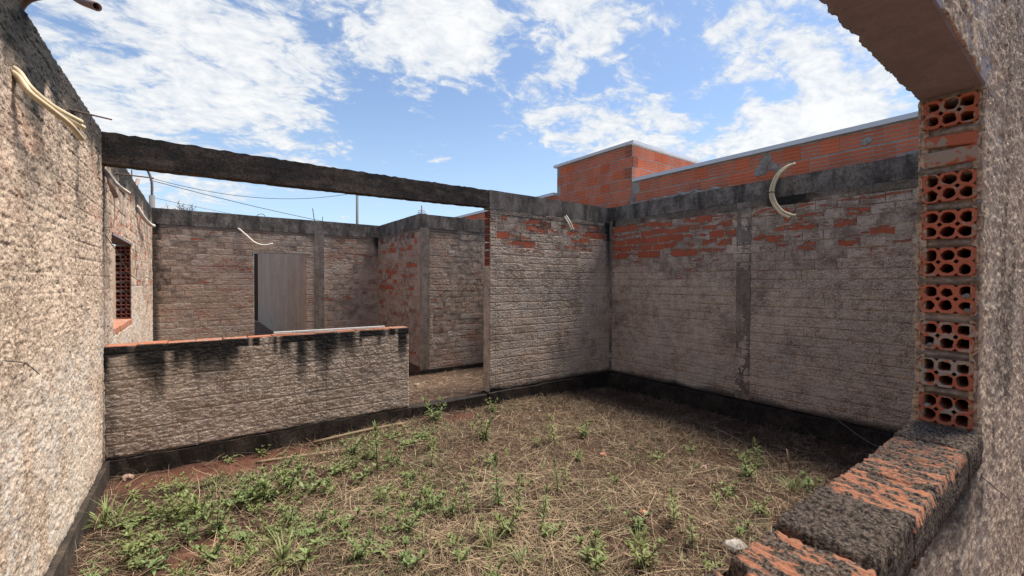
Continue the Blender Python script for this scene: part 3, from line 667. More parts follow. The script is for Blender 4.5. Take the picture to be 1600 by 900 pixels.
link('wall_core', box_mesh('wall_core', (XJ + .46 - 2.02, -.05, 0), (5.68 - 2.02, .055, 3.0)), M['mortar'], nw)
link('sill_wall', box_mesh('sill_wall', (-.60 - 2.02, -.05, -.42), (XJ + .02 - 2.02, .055, ZS - .09)), M['mortar'], nw)
link('lintel', box_mesh('lintel', (-.60 - 2.02, -.0735, ZL - .005), (XJ + .3 - 2.02, .0755, 2.99), 0, .004), M['lintel'], nw)
# jamb: the bed joints and the hollow bricks of the opening's right side
J = Face('y', XJ + .006, -1)
def jh(s, z):
    k = (z - ZS) / .1245; f = np.abs(k - np.round(k)) * .1245
    return .013 * np.exp(-(f / .012) ** 2) * (.3 + 1.1 * vn(s * 30, np.round(k) * 5.5, 90)) + .008 * (fbm(s * 60, z * 60, 91, 3) - .5) - .008 + .012 * sst(np.abs(s - .303), .058, .074) - .44 * ((f > .021) & (np.abs(s - .303) < .058) & (np.abs(k - 7.5) > .5))
sheet('jamb_mortar', nw, J, [(NY + .002, FY - .002, ZS - .08, ZL + .02, .0045)], .45, .0045, jh, mk(.0, .2, 0), M['jamb_mortar'])
for k in range(9):
    z = ZS + .016 + k * .1245
    if k in (7,):
        for dz, hh in ((0, .046), (.058, .042)):
            q = link('solid_brick', box_mesh('solid_brick', (-.063, 0, 0), (.063, .03, hh), .005, .004), M['jambbrick'], nw, (XJ - .003 - 2.02, .302 - .30, z + dz)); q.rotation_euler = (random.uniform(-.03, .03), random.uniform(-.04, .04), -math.pi / 2)
        continue
    q = link('hollow_brick', hollow_mesh('hollow_brick', .128, .094, .42, M['jambbrick'], 16, random.uniform(.66, .74), .003), None, nw, (XJ - .004 - random.uniform(0, .004) - 2.02, .303 - .30, z))
    q.rotation_euler = (random.uniform(-.02, .02), random.uniform(-.04, .04), -math.pi / 2 + random.uniform(-.03, .03))
    for c_ in range(random.choice((0, 1, 1, 2)) if k < 4 else 0):     # crumbs of mortar lodged in the mouths
        bm = bmesh.new(); bmesh.ops.create_icosphere(bm, subdivisions=2, radius=random.uniform(.006, .010))
        for v in bm.verts: v.co *= random.uniform(.7, 1.25)
        link('mortar_crumb', bm_mesh('mortar_crumb', bm, True), M['jamb_mortar'], nw, (XJ - .006 - 2.02, .303 - .30 + random.choice((-.043, 0, .043)) + random.uniform(-.012, .012), z + random.choice((.008, .054)) + random.uniform(0, .006)))
# sill bricks: ribbed hollow bricks on the flat, half eaten by moss
def sill_brick(x0, x1, moss, lift=0, seed=0, broken=False):
    nx, ny = int((x1 - x0) / .004), 40; x, y = np.meshgrid(np.linspace(x0, x1, nx), np.linspace(NY - .012, FY + .006, ny))
    ux = (x - x0) / (x1 - x0); uy = (y - y.min()) / (y.max() - y.min())
    rib = .5 + .5 * np.sign(np.sin(uy * 9 * 2 * math.pi)) * np.abs(np.sin(uy * 9 * 2 * math.pi)) ** .4
    cut = np.clip(1.6 * np.sin(x * 2 * math.pi / .021 + 1.6 * fbm(x * 8, y * 8, 95 + seed, 2)), -1, 1) * .5 + .5
    moss_h = fbm(x * 62, y * 24, 96 + seed, 5, .65)
    k = sst(moss_h, .62 - moss * .45, .80 - moss * .45)
    z = ZS + lift + .0015 * rib + .0055 * cut * (1.1 - moss) + k * (.001 + .008 * (fbm(x * 95, y * 40, 93 + seed, 3, .6) - .3)) * (1 + .4 * moss)
    ed = np.minimum(np.minimum(ux, 1 - ux) * (x1 - x0), np.minimum(uy, 1 - uy) * .16)
    z = z - .022 * sst(ed + .010 * (fbm(x * 60, y * 60, 92 + seed, 2) - .5), .006, 0) ** 2 + .006 * (ux - .5) * math.sin(seed * 2.3) + .005 * (uy - .5) * math.cos(seed * 1.7) + .006 * (fbm(x * 6, y * 6, 97, 2) - .5)
    if broken: z = z - .055 * sst(np.hypot((x - x0) / .05, (y - FY) / .045), 1.15, .9)
    x = x + .006 * (vn(y * 40, x * 0, 98 + seed) - .5); y = y + .006 * (vn(x * 40, y * 0, 99 + seed) - .5)
    P = np.stack([x, y, z], -1).reshape(-1, 3); i = np.arange(nx * ny).reshape(ny, nx)
    q = np.stack([i[:-1, :-1], i[:-1, 1:], i[1:, 1:], i[1:, :-1]], -1).reshape(-1, 4)
    ring = np.concatenate([i[0, :-1], i[:-1, -1], i[-1, :0:-1], i[:0:-1, 0]])
    V, Qs, last = [P], [q], ring; nb = len(P)
    for dz in (.022, .045, .068, .092):                  # sides with their own roughness
        pr = P[ring].copy(); pr[:, 2] = ZS + lift - dz; rr = fbm(pr[:, 0] * 40 + pr[:, 1] * 60, pr[:, 2] * 60, 94, 3) - .5
        c = np.array([(x0 + x1) / 2, (NY + FY) / 2]); d = pr[:, :2] - c; d /= np.linalg.norm(d, axis=1)[:, None] + 1e-6
        pr[:, :2] += d * (.016 * rr)[:, None]
        cur = nb + np.arange(len(ring)); nb += len(ring); V.append(pr); Qs.append(np.stack([np.roll(last, -1), last, cur, np.roll(cur, -1)], -1)); last = cur
    V = np.concatenate(V); m = np.concatenate([k.ravel(), np.ones(len(V) - len(P)) * .95])[:, None] * np.ones((1, 3))
    o = link('sill_brick', mesh_np('sill_brick', V - np.array(nw.location), np.concatenate(Qs), [last[::-1]], m), M['sillbrick'], nw)
    o.color = (moss, 0, 0, 1)
    if broken or moss > .5: o['label'] = 'broken orange sill brick' if broken else 'black mossy sill brick'
    return o
for i, (a, b, m_, l_) in enumerate([(1.784, 2.018, .47, .006), (1.599, 1.779, .36, .0), (1.384, 1.594, .32, .0), (1.173, 1.379, .28, .0), (.932, 1.168, .60, .010), (.703, .926, .29, .0), (.49, .70, .3, .0), (.27, .48, .35, 0), (.05, .26, .3, 0), (-.17, .04, .4, 0), (-.39, -.18, .3, 0), (-.60, -.40, .3, 0)]):
    sill_brick(a, b, m_, l_, i, i == 5)

# ------------------------------------------------------------------ neighbouring brick house behind the right wall
nb_ = thing('brick_house', 'unplastered red brick house behind the right wall with white flashing on its parapets', 'house', (6.5, 4, 0))
NX = 6.0; loc = np.array(nb_.location)
def nbox(name, a, b, mat, **k): return link(name, box_mesh(name, tuple(np.array(a) - loc), tuple(np.array(b) - loc), **k), mat, nb_)
nbox('parapet_wall', (NX + .005, -4, -.42), (NX + .16, 4.748, 3.24), M['mortar'])
nbox('tower_wall', (NX + .005, 4.755, -.42), (8.4, 6.66, 3.90), M['mortar'])
nbox('parapet_wall', (NX + .005, 6.668, -.42), (NX + .16, 14, 3.34), M['mortar'])
nbox('roof', (NX + .16, -4, 2.7), (12, 4.75, 2.75), M['flash'])
def ribbed(L, H, D=.03):
    bm = bmesh.new(); pr = [(0, 0)]
    for i in range(5): z = H * (i + .12) / 5.0; pr += [(0, z), (-.0, z + H * .12), (.0, z + H * .13)]
    pr = []; n = 4
    for i in range(n):
        z0 = H * i / n; pr += [(0, z0 + .004), (0, z0 + H / n - .010), (.006, z0 + H / n - .006), (.006, z0 + H / n)]
    A = [bm.verts.new((-L / 2, y, z)) for y, z in pr] + [bm.verts.new((-L / 2, D, H)), bm.verts.new((-L / 2, D, 0))]
    B = [bm.verts.new((L / 2, v.co.y, v.co.z)) for v in A]
    for k in range(len(A)): k2 = (k + 1) % len(A); bm.faces.new((A[k], B[k], B[k2], A[k2]))
    bm.faces.new(A); bm.faces.new(B[::-1]); bmesh.ops.recalc_face_normals(bm, faces=bm.faces)
    me = bm_mesh('brick', bm); me.materials.append(M['redbrick']); return me
RB, RH = ribbed(.193, .175), ribbed(.092, .175)
hol = hollow_mesh('hollow_brick', .135, .168, .06, M['farjamb'], 8, .74)
CH = .184
def course_bricks(F, s0, s1, ztop, n, off0=0, skipz=-9):
    for k in range(n):
        z = ztop - (k + 1) * CH
        s = s0 + (.1 if (k + off0) % 2 else 0)
        if (k + off0) % 2:
            q = link('brick', RH, None, nb_, F.pt(np.array(s0 + .045), np.array(z), np.array(0.)) - loc); q.rotation_euler = (0, 0, F.rot())
        while s + .19 < s1 + .01:
            q = link('brick', RB, None, nb_, F.pt(np.array(s + .1), np.array(z + random.uniform(-.003, .003)), np.array(random.uniform(-.003, .003))) - loc); q.rotation_euler = (0, random.uniform(-.008, .008), F.rot()); s += .2
FN = Face('y', NX, -1)
course_bricks(FN, .4, 4.75, 3.225, 3)
course_bricks(FN, 4.76, 6.66, 3.875, 6)
course_bricks(FN, 6.68, 11.2, 3.32, 3)
course_bricks(FN, 8.6, 10.4, 3.32 - 3 * CH, 16)
course_bricks(Face('x', 4.75, -1), 6.03, 8.4, 3.875, 4)
for z, yy in ((3.875 - CH, 4.69), (3.875 - 3 * CH, 4.69)):
    q = link('hollow_brick', hol, None, nb_, np.array((NX - .004, 4.83, z)) - loc); q.rotation_euler = (0, 0, -math.pi / 2)
q = link('hollow_brick', hol, None, nb_, np.array((NX + .075, 4.745, 3.875 - 2 * CH)) - loc)
def flashing(a, b): nbox('flashing', a, b, M['flash'])
flashing((NX - .04, -4, 3.234), (NX + .22, 4.72, 3.288)); flashing((NX - .045, 4.70, 3.885), (8.45, 6.72, 3.936)); flashing((NX - .045, 6.725, 3.325), (NX + .22, 14, 3.385))
def blob(name, c, r, mat, parent, flatx=.3, seed=0):
    bm = bmesh.new(); bmesh.ops.create_icosphere(bm, subdivisions=3, radius=1)
    for v in bm.verts:
        f = .75 + .9 * (float(fbm(np.array(v.co.y * 1.6 + seed), np.array(v.co.z * 1.6 + v.co.x), 60 + seed, 3)) - .3)
        v.co = Vector((v.co.x * r * flatx, v.co.y * r * f, v.co.z * r * f))
    return link(name, bm_mesh(name, bm, True), mat, parent, np.array(c) - loc)
for c, r in (((NX, 2.60, 3.12), .075), ((NX, 2.66, 3.00), .085), ((NX, 2.52, 3.03), .06), ((NX, 2.42, 2.96), .05), ((NX, 4.74, 2.98), .06), ((NX, 4.74, 2.90), .055), ((NX, 1.55, 3.1), .05)):
    blob('mortar_patch', c, r, M['crest'], nb_, .16, int(r * 1000))
nbox('white_block', (NX - .06, 6.55, 3.0), (NX + .0, 6.70, 3.16), M['render_white'])

# ------------------------------------------------------------------ beyond the back door
ga = thing('boundary_wall', 'tall pale rendered boundary wall with vertical water streaks, seen through the back doorway', 'wall', (1.90, 14, 0))
F = Face('y', 1.83, -1)
sheet('plaster_coat', ga, F, [(9.93, 19.0, -.42, 2.75)], .14, .06, lambda s, z: .004 * fbm(s * 6, z * 3, 110, 3), mk(lambda s, z: .18 * patch(111, .5, .75, 2.4, .35)(s, z), lambda s, z: .5 * patch(112, .5, .7, 3, .3)(s, z), 0), M['pl_far'])
gp = thing('gate_post', 'dark steel gate post standing in the gap past the back doorway', 'post', (1.78, 19.2, 0))
link('post', box_mesh('post', (-.06, -.05, -.42), (.078, .05, 2.6), 0, .01), M['door'], gp); link('hinge', box_mesh('hinge', (-.26, -.07, 1.05), (.0, .07, 1.12)), M['door'], gp)
ow = thing('white_wall', 'bright white wall across the street behind the back doorway', 'wall', (0, 27, 0))
link('wall_face', box_mesh('wall_face', (-6, 0, -.42), (8, .2, 2.2)), M['render_white'], ow); link('coping', box_mesh('coping', (-6, -.05, 2.203), (8, .25, 2.28)), M['flash'], ow)
for i, (x, y, r) in enumerate(((.98, 10.15, .07), (1.2, 10.3, .09), (1.42, 10.25, .06), (1.1, 10.6, .1), (1.55, 10.1, .05))):
    bm = bmesh.new(); bmesh.ops.create_icosphere(bm, subdivisions=2, radius=r)
    for v in bm.verts: v.co *= random.uniform(.7, 1.15); v.co.z *= .7
    o = tag(link('rubble', bm_mesh('rubble', bm), M['stone'], None, (x, y, r * .45)), 'lump of broken rubble on the floor just past the back doorway', 'rubble', 'rubble past the back doorway')

# ------------------------------------------------------------------ conduits
def conduit(label, tubes, mat, r, group='flexible conduits poking out of the walls'):
    p0 = Vector(tubes[0][0]); t = thing('conduit', label, 'conduit', p0, group)
    for tb in tubes: link('tube', tube_mesh('tube', [Vector(p) - p0 for p in tb], r, 10, True), mat, t)
    return t
conduit('thick cream double conduit drooping from the left wall near the photo edge', [[(-.70, 2.87, 2.49), (-.645, 2.85, 2.46), (-.60, 2.82, 2.385), (-.55, 2.90, 2.345), (-.50, 3.06, 2.345), (-.485, 3.10, 2.345)],
        [(-.70, 2.85, 2.47), (-.64, 2.83, 2.43), (-.60, 2.80, 2.36), (-.55, 2.86, 2.32), (-.51, 3.02, 2.30), (-.49, 3.15, 2.27)], [(-.70, 2.88, 2.47), (-.62, 2.84, 2.40), (-.56, 2.89, 2.335), (-.50, 3.08, 2.328), (-.48, 3.13, 2.325)]], M['conduit'], .0125)
conduit('brown and cream conduit bundle arching over the top of the left wall', [[(-.72, 3.06, 2.70), (-.72, 3.06, 2.83), (-.64, 3.02, 2.90), (-.5, 2.78, 2.86), (-.40, 2.52, 2.70), (-.32, 2.36, 2.615)],
        [(-.72, 3.16, 2.72), (-.71, 3.15, 2.84), (-.66, 3.08, 2.89), (-.56, 2.96, 2.89)]], M['conduit_brown'], .017)
conduit('pale forked conduit under the beam end on the left wall', [[(-.68, 5.12, 2.51), (-.65, 5.12, 2.49), (-.6, 5.15, 2.41), (-.56, 5.16, 2.36), (-.52, 5.32, 2.34)]], M['conduit_pale'], .016)
conduit('short brown conduit hanging beside a pale one on the left wall', [[(-.68, 5.08, 2.48), (-.62, 5.02, 2.42), (-.6, 4.99, 2.34), (-.58, 5.07, 2.26)]], M['conduit_brown'], .018)
conduit('pale conduit high on the left wall of the far room, past the window', [[(-.68, 7.5, 2.52), (-.65, 7.54, 2.49), (-.60, 7.66, 2.38), (-.56, 8.05, 2.335), (-.54, 8.32, 2.345)]], M['conduit_pale'], .026)
conduit('slim white conduit curving from the back wall above the doorway', [[(.60, 9.78, 2.55), (.64, 9.73, 2.51), (.75, 9.70, 2.40), (.88, 9.65, 2.27), (1.03, 9.62, 2.225), (1.18, 9.6, 2.26)]], M['conduit_pale'], .017)
conduit('short pale conduit pair near the top of the wall beside the right corner', [[(4.66, 5.0, 2.60), (4.67, 4.955, 2.56), (4.69, 4.90, 2.47), (4.735, 4.86, 2.34)], [(4.63, 5.0, 2.58), (4.64, 4.95, 2.53), (4.66, 4.90, 2.44), (4.70, 4.87, 2.335)]], M['conduit_pale'], .010)
conduit('large C-shaped pair of cream conduits on the right wall', [[(5.58, 2.11, 2.90), (5.565, 2.19, 2.885), (5.555, 2.29, 2.80), (5.545, 2.34, 2.68), (5.54, 2.35, 2.58), (5.54, 2.315, 2.46), (5.53, 2.235, 2.35), (5.52, 2.16, 2.295), (5.515, 2.12, 2.275)],
        [(5.52, 2.08, 2.89), (5.515, 2.15, 2.87), (5.51, 2.24, 2.79), (5.505, 2.29, 2.68), (5.50, 2.30, 2.58), (5.495, 2.265, 2.46), (5.49, 2.19, 2.36), (5.48, 2.10, 2.305), (5.475, 2.045, 2.29)]], M['conduit'], .014)
bpy.data.objects['tube']
# the black tie that binds the big pair
def rod(name, label, cat, P, r, mat, group=None, n=6, sub=0):
    p0 = Vector(P[0]); o = link(name, tube_mesh(name, [Vector(p) - p0 for p in P], r, n, False, sub), mat, None, p0); return tag(o, label, cat, group)
rod('cable_tie', 'black tie wound round the C-shaped conduits on the right wall', 'cable tie', [(5.57, 2.36, 2.60), (5.52, 2.37, 2.605), (5.48, 2.31, 2.60), (5.52, 2.28, 2.595), (5.57, 2.33, 2.60), (5.66, 2.38, 2.62)], .006, M['wire'], None, 6, 4)

# ------------------------------------------------------------------ steel bars, wires, poles
rod('rebar', 'thin rusty steel bar sticking out over the top of the left wall', 'steel bar', [(-.68, 3.70, 2.57), (-.55, 4.62, 2.80)], .0065, M['rust'])
rod('rebar', 'horizontal rusty bar behind the beam end, above the left wall', 'steel bar', [(-.70, 5.55, 2.55), (-.42, 6.5, 2.72)], .008, M['rust'])
rod('rebar', 'taller of two upright rusty bars on the left wall top beyond the beam', 'steel bar', [(-.72, 7.7, 2.70), (-.72, 7.7, 3.02)], .008, M['rust'], 'bars on the left wall top')
rod('rebar', 'shorter of two upright rusty bars on the left wall top beyond the beam', 'steel bar', [(-.70, 7.45, 2.70), (-.70, 7.45, 2.93)], .006, M['rust'], 'bars on the left wall top')
rod('conduit', 'stub of brown conduit rising from the left wall top', 'conduit', [(-.72, 8.0, 2.70), (-.71, 8.05, 2.87), (-.70, 8.22, 2.99)], .024, M['conduit_brown'], 'flexible conduits poking out of the walls', 8)
rod('rebar', 'leaning rusty bar rising from the back wall top', 'steel bar', [(1.985, 9.80, 2.75), (1.945, 9.80, 3.06)], .008, M['rust'])
rod('rebar', 'short rusty stub beside the leaning bar on the back wall top', 'steel bar', [(2.14, 9.80, 2.75), (2.14, 9.80, 2.90)], .007, M['rust'])
rod('rebar', 'small wire loop on the back wall top', 'steel bar', [(.92, 9.80, 2.79), (.96, 9.80, 2.84), (1.04, 9.80, 2.85), (1.08, 9.80, 2.79)], .006, M['rust'], None, 6, 4)
rod('wire', 'thin grey wire hanging from the base of the right wall to the sill', 'wire', [(5.68, 1.78, .10), (5.5, 1.6, .04), (5.2, 1.28, -.01), (4.95, 1.05, .05)], .004, M['greywire'], None, 5, 5)
rod('wire', 'thin wire sticking out of the pale part of the left wall', 'wire', [(XL - .01, 2.66, 1.20), (XL + .04, 2.75, 1.17), (XL + .05, 2.92, 1.09)], .0018, M['wire'], None, 5, 4)
rod('wire', 'stray wire jutting from the near wall right of the sill', 'wire', [(2.02, .24, .93), (2.09, .19, .86), (2.20, .17, .80)], .0012, M['wire'], None, 5, 4)
for lb, P in (('loose wire looping over the far room side wall above the window', [(XL + .005, 4.98, 1.98), (XL + .03, 5.25, 2.02), (XL + .03, 5.38, 2.12), (XL + .02, 5.4, 2.32), (XL + .005, 5.2, 2.4)]),
              ('long loose wire crossing the window in the left wall', [(XL + .01, 5.02, 1.92), (XL + .05, 5.4, 1.78), (XL + .05, 6.1, 1.62), (XL + .04, 6.9, 1.55), (XL + .04, 7.6, 1.52), (XL + .01, 8.3, 1.56)])):
    rod('wire', lb, 'wire', P, .004, M['greywire'], None, 5, 5)
pl = thing('utility_pole', 'thin grey utility pole rising behind the far back wall', 'utility pole', (8.77, 30, -.42))
link('shaft', tube_mesh('shaft', [(0, 0, 0), (0, 0, 8.1)], [.11, .08], 10, False, 0), M['pole'], pl); link('cross_arm', box_mesh('cross_arm', (-.3, -.04, 7.9), (.9, .04, 8.02)), M['pole'], pl)
sl = thing('street_lamp', 'street lamp pole with a small head beyond the left end of the back wall', 'street lamp', (-2.0, 30, -.42))
link('shaft', tube_mesh('shaft', [(0, 0, 0), (0, 0, 6.5)], [.15, .13], 10, False, 0), M['pole'], sl)
link('arm', tube_mesh('arm', [(0, 0, 6.3), (0, 0, 7.2), (-.12, 0, 7.7), (-.22, -.1, 7.92)], .06, 8), M['pole'], sl); link('lamp_head', box_mesh('lamp_head', (-.62, -.3, 7.85), (-.1, .1, 8.0), 0, .04), M['flash'], sl)
def cable(lb, a, b, sag, r=.015):
    a, b = Vector(a), Vector(b); P = [a.lerp(b, t / 14) - Vector((0, 0, sag * 4 * (t / 14) * (1 - t / 14))) for t in range(15)]
    rod('power_line', lb, 'power line', P, r, M['wire'], 'power lines over the back wall', 5)
cable('topmost power line sagging under the beam', (-2.1, 30, 7.02), (8.8, 30, 7.6), .75)
cable('middle power line running down to the right behind the back wall', (-2.1, 30, 6.9), (16, 34, 5.2), .35, .018)
cable('faint lowest power line just above the back wall', (-2.1, 30, 6.0), (14, 36, 5.3), .3, .010)
an = thing('antenna', 'small tv antenna above the corner of the boxed-in room', 'antenna', (13.5, 30, 3.0))
link('mast', tube_mesh('mast', [(0, 0, 0), (0, 0, 4.2)], .05, 6, False, 0), M['pole'], an)
for k in range(4): link('element', tube_mesh('element', [(-.45 + .05 * k, 0, 3.35 + .14 * k), (.45 - .07 * k, 0, 3.55 + .1 * k)], .022, 5, False, 0), M['pole'], an)
tr = thing('bare_tree', 'leafless twiggy tree top beside the street lamp', 'tree', (-.8, 32, -.42))
bm = bmesh.new(); add_tube(bm, [Vector((0, 0, 0)), Vector((.05, 0, 3)), Vector((0, 0, 5.6))], [.12, .09, .05], 7); link('trunk', bm_mesh('trunk', bm, True), M['twig'], tr)
bm = bmesh.new(); rt = random.Random(5)
def twig(p, d, L, r, lev):
    q = p + d * L; add_tube(bm, [p, p.lerp(q, .5) + Vector((rt.uniform(-.06, .06), 0, rt.uniform(-.03, .06))) * L, q], [r, r * .8, r * .6], 4)
    if lev < 3:
        for k in range(3): twig(p.lerp(q, rt.uniform(.5, 1)), (d + Vector((rt.uniform(-.9, .9), rt.uniform(-.6, .6), rt.uniform(-.5, .6)))).normalized(), L * .65, r * .6, lev + 1)
for k in range(4): twig(Vector((0, 0, 5.2)), Vector((rt.uniform(-.7, .8), rt.uniform(-.3, .3), .8)).normalized(), .75, .035, 0)
link('crown', bm_mesh('crown', bm), M['twig'], tr)

# ------------------------------------------------------------------ plants
def leaf(V, Q, Mk, base, d, up, L, Wd, droop, shade):
    """a lance leaf: three folded segments from base along d"""
    side = d.cross(up).normalized(); o = len(V)
    for t, wd in ((0, .25), (.35, 1), (.7, .75), (1, .04)):
        c = base + d * (L * t) + up * (L * (.25 * t - droop * t * t))
        V += [c - side * Wd * wd * .5 + up * Wd * .18 * wd, c + side * Wd * wd * .5 + up * Wd * .18 * wd]; Mk += [shade * (.55 + .45 * t)] * 2
    for k in range(3): a = o + 2 * k; Q.append((a, a + 1, a + 3, a + 2))
def weed_proto(kind, seed):
    rd = random.Random(seed); V, Q, Mk = [], [], []; bm = bmesh.new()
    def stem(p, h, lean, levels, per, L, Wd, droop):
        P = [p + Vector((lean.x * t * t, lean.y * t * t, h * t)) for t in (0, .33, .66, 1)]
        add_tube(bm, P, [.005, .004, .003, .002], 5); a0 = rd.uniform(0, 6)
        for i in range(levels):
            t = .12 + .88 * i / max(1, levels - 1); c = p + Vector((lean.x * t * t, lean.y * t * t, h * t)); nl = per + (2 if i == levels - 1 else 0)
            for k in range(nl):
                a = a0 + i * 2.4 + k * 6.283 / nl + rd.uniform(-.3, .3); e = .15 + .9 * t * (i >= levels - 2) + rd.uniform(-.15, .25)
                d = Vector((math.cos(a) * math.cos(e), math.sin(a) * math.cos(e), math.sin(e)))
                upv = (Vector((0, 0, 1)) - d * d.z).normalized(); leaf(V, Q, Mk, c, d, upv, L * rd.uniform(.65, 1.1) * (1.1 - .35 * t), Wd * rd.uniform(.8, 1.2), droop * rd.uniform(.5, 1.4), rd.uniform(.25, 1))
    if kind == 'tall': stem(Vector((0, 0, 0)), .26, Vector((rd.uniform(-.06, .06), rd.uniform(-.06, .06), 0)), 8, 4, .085, .015, .35)
    elif kind == 'bushy':
        for k in range(4): a = k * 1.6 + rd.uniform(0, 1); stem(Vector((.01 * math.cos(a), .01 * math.sin(a), 0)), rd.uniform(.10, .17), Vector((.08 * math.cos(a), .08 * math.sin(a), 0)), 5, 4, .070, .014, .45)
    elif kind == 'rosette':
        for k in range(3): a = k * 2.1 + rd.uniform(0, 1); stem(Vector((.02 * math.cos(a), .02 * math.sin(a), 0)), rd.uniform(.05, .10), Vector((.06 * math.cos(a), .06 * math.sin(a), 0)), 3, 5, .070, .018, .5)
    elif kind == 'creeping':
        for k in range(6): a = k * 1.05 + rd.uniform(0, .6); stem(Vector((0, 0, .01)), rd.uniform(.05, .09), Vector((.17 * math.cos(a), .17 * math.sin(a), 0)), 6, 3, .046, .015, .4)
    else:
        for k in range(26): a = rd.uniform(0, 6.28); e = rd.uniform(.5, 1.4); d = Vector((math.cos(a) * math.cos(e), math.sin(a) * math.cos(e), math.sin(e))); leaf(V, Q, Mk, Vector((.02 * math.cos(a), .02 * math.sin(a), 0)), d, (Vector((0, 0, 1)) - d * d.z).normalized(), rd.uniform(.10, .22), .008, .55, rd.uniform(.4, 1))
        stem(Vector((0, 0, 0)), .06, Vector((0, 0, 0)), 2, 3, .1, .008, .5)
    fo = mesh_np('foliage', [tuple(v) for v in V], Q, (), np.array(Mk)[:, None] * np.ones((1, 3)), True); fo.materials.append(M['leaf'])
    st = bm_mesh('stem', bm, True); st.materials.append(M['stem']); return fo, st
LAB = {'tall': 'upright narrow-leaved weed', 'bushy': 'green bushy weed', 'rosette': 'low broad-leaved weed', 'creeping': 'green sprawling weed', 'tuft': 'bright grass tuft'}
WEEDS = []
PRO = {k: [weed_proto(k, 11 * i + len(k)) for i in range(5)] for k in LAB}
def weed(kind, x, y, sc):
    fo, st = random.choice(PRO[kind]); z = float(ground_z(np.array(x), np.array(y)))
    t = thing('weed', LAB[kind], 'weed', (x, y, z - .005), 'weeds growing in the courtyard'); WEEDS.append((kind, x, y, t))
    t.rotation_euler = (random.uniform(-.1, .1), random.uniform(-.1, .1), random.uniform(0, 6.28)); t.scale = (sc, sc, sc * random.uniform(.9, 1.15))
    link('foliage', fo, None, t); link('stem', st, None, t)
spots = [(1.26, 3.73, 'tall', 1.35), (1.38, 3.34, 'tall', .8), (1.43, 2.94, 'bushy', .9), (1.81, 2.64, 'tall', 1.15), (1.86, 2.46, 'tall', .8), (1.47, 2.75, 'tall', .8), (2.48, 3.9, 'bushy', 1.3), (3.01, 3.37, 'tall', 1.1), (3.38, 3.3, 'bushy', 1.0), (2.3, 4.73, 'bushy', 1.4), (3.09, 4.66, 'bushy', .9), (1.65, 2.33, 'bushy', 1.), (2.52, 2.67, 'tall', .6), (1.89, 1.76, 'rosette', 1.2), (2.12, 1.57, 'bushy', 1.1), (2.29, 1.75, 'tuft', .6), (2.46, 1.86, 'rosette', .9), (1.55, 2.01, 'tuft', .9), (1.48, 2.25, 'tuft', .9), (1.15, 2.78, 'bushy', .9), (1.72, 3.62, 'tall', .8), (1.46, 3.8, 'bushy', .8), (2.15, 3.31, 'rosette', .9), (3.84, 1.79, 'bushy', 1.1), (4.24, 1.87, 'tall', .9), (3.93, 1.45, 'tuft', 1.), (4.07, 1.4, 'rosette', 1.), (3.42, 1.72, 'rosette', .9), (2.71, 1.76, 'tall', .9), (3.31, 1.45, 'bushy', .7), (2.89, 1.38, 'rosette', .8), (3.5, 2.47, 'rosette', .8), (1.19, 4.27, 'bushy', 1.1),
         (.43, 3.78, 'bushy', 1.2), (.57, 3.85, 'bushy', 1.1), (.7, 3.71, 'rosette', 1.2), (.81, 3.68, 'rosette', 1.1), (.31, 3.72, 'rosette', 1.2), (-.14, 3.9, 'bushy', 1.), (-.02, 3.82, 'bushy', 1.1), (-.26, 4., 'rosette', 1.), (-.54, 4.06, 'tuft', 1.1), (-.47, 3.98, 'tuft', 1.1), (-.37, 3.91, 'creeping', 1.), (-.05, 3.5, 'rosette', .9), (.09, 3.48, 'bushy', 1.), (-.33, 3.52, 'rosette', 1.1), (-.21, 3.28, 'rosette', .9), (.05, 3.14, 'bushy', 1.), (.21, 3.28, 'creeping', .9), (.4, 3.09, 'tuft', 1.), (.4, 2.84, 'tuft', 1.2), (.48, 2.80, 'rosette', 1.2), (.21, 3.8, 'creeping', 1.), (.82, 3.05, 'rosette', 1.), (.5, 3.28, 'bushy', .9), (.5, 4.86, 'rosette', .8), (.22, 4.85, 'rosette', .7), (1.13, 3.24, 'bushy', .8), (1.32, 2.99, 'tall', .8), (1.28, 2.45, 'rosette', .8), (1.08, 3.66, 'rosette', 1.), (.99, 3.94, 'creeping', 1.1), (1.76, 4.2, 'creeping', 1.2), (1.66, 4.49, 'creeping', 1.), (1.94, 4.29, 'creeping', 1.1), (1.86, 2.12, 'rosette', .9), (2.94, 2.97, 'rosette', .7), (1.86, 3.1, 'tall', .6), (2.15, 2.76, 'rosette', .7), (2.56, 1.53, 'tall', .7), (3.14, 1.68, 'tall', .7), (2.83, 2.4, 'rosette', .6), (.57, 3.05, 'creeping', 1.), (.78, 2.66, 'bushy', .9), (1.01, 2.42, 'rosette', 1.), (1.29, 2.29, 'bushy', .8)]
for x, y, k, sc in spots: weed(k, x, y, sc)
rs = random.Random(31)
for i in range(130):                                     # the smaller ones between, thick in the left front, thin to the right
    if i < 95: x, y = rs.uniform(-.5, 1.5), rs.uniform(2.6, 4.5)
    else: x, y = rs.uniform(1.0, 4.6), rs.uniform(1.2, 4.4)
    if x > 2.5 and rs.random() < .45 or float(litter(np.array(x), np.array(y))) < .6: continue
    if x > 4.3 or (x > 3 and y > 3.7): continue
    weed(rs.choice(['creeping', 'rosette', 'bushy', 'creeping'] if i < 95 else ['rosette', 'tall', 'tall', 'bushy']), x, y, rs.uniform(.45, .85))

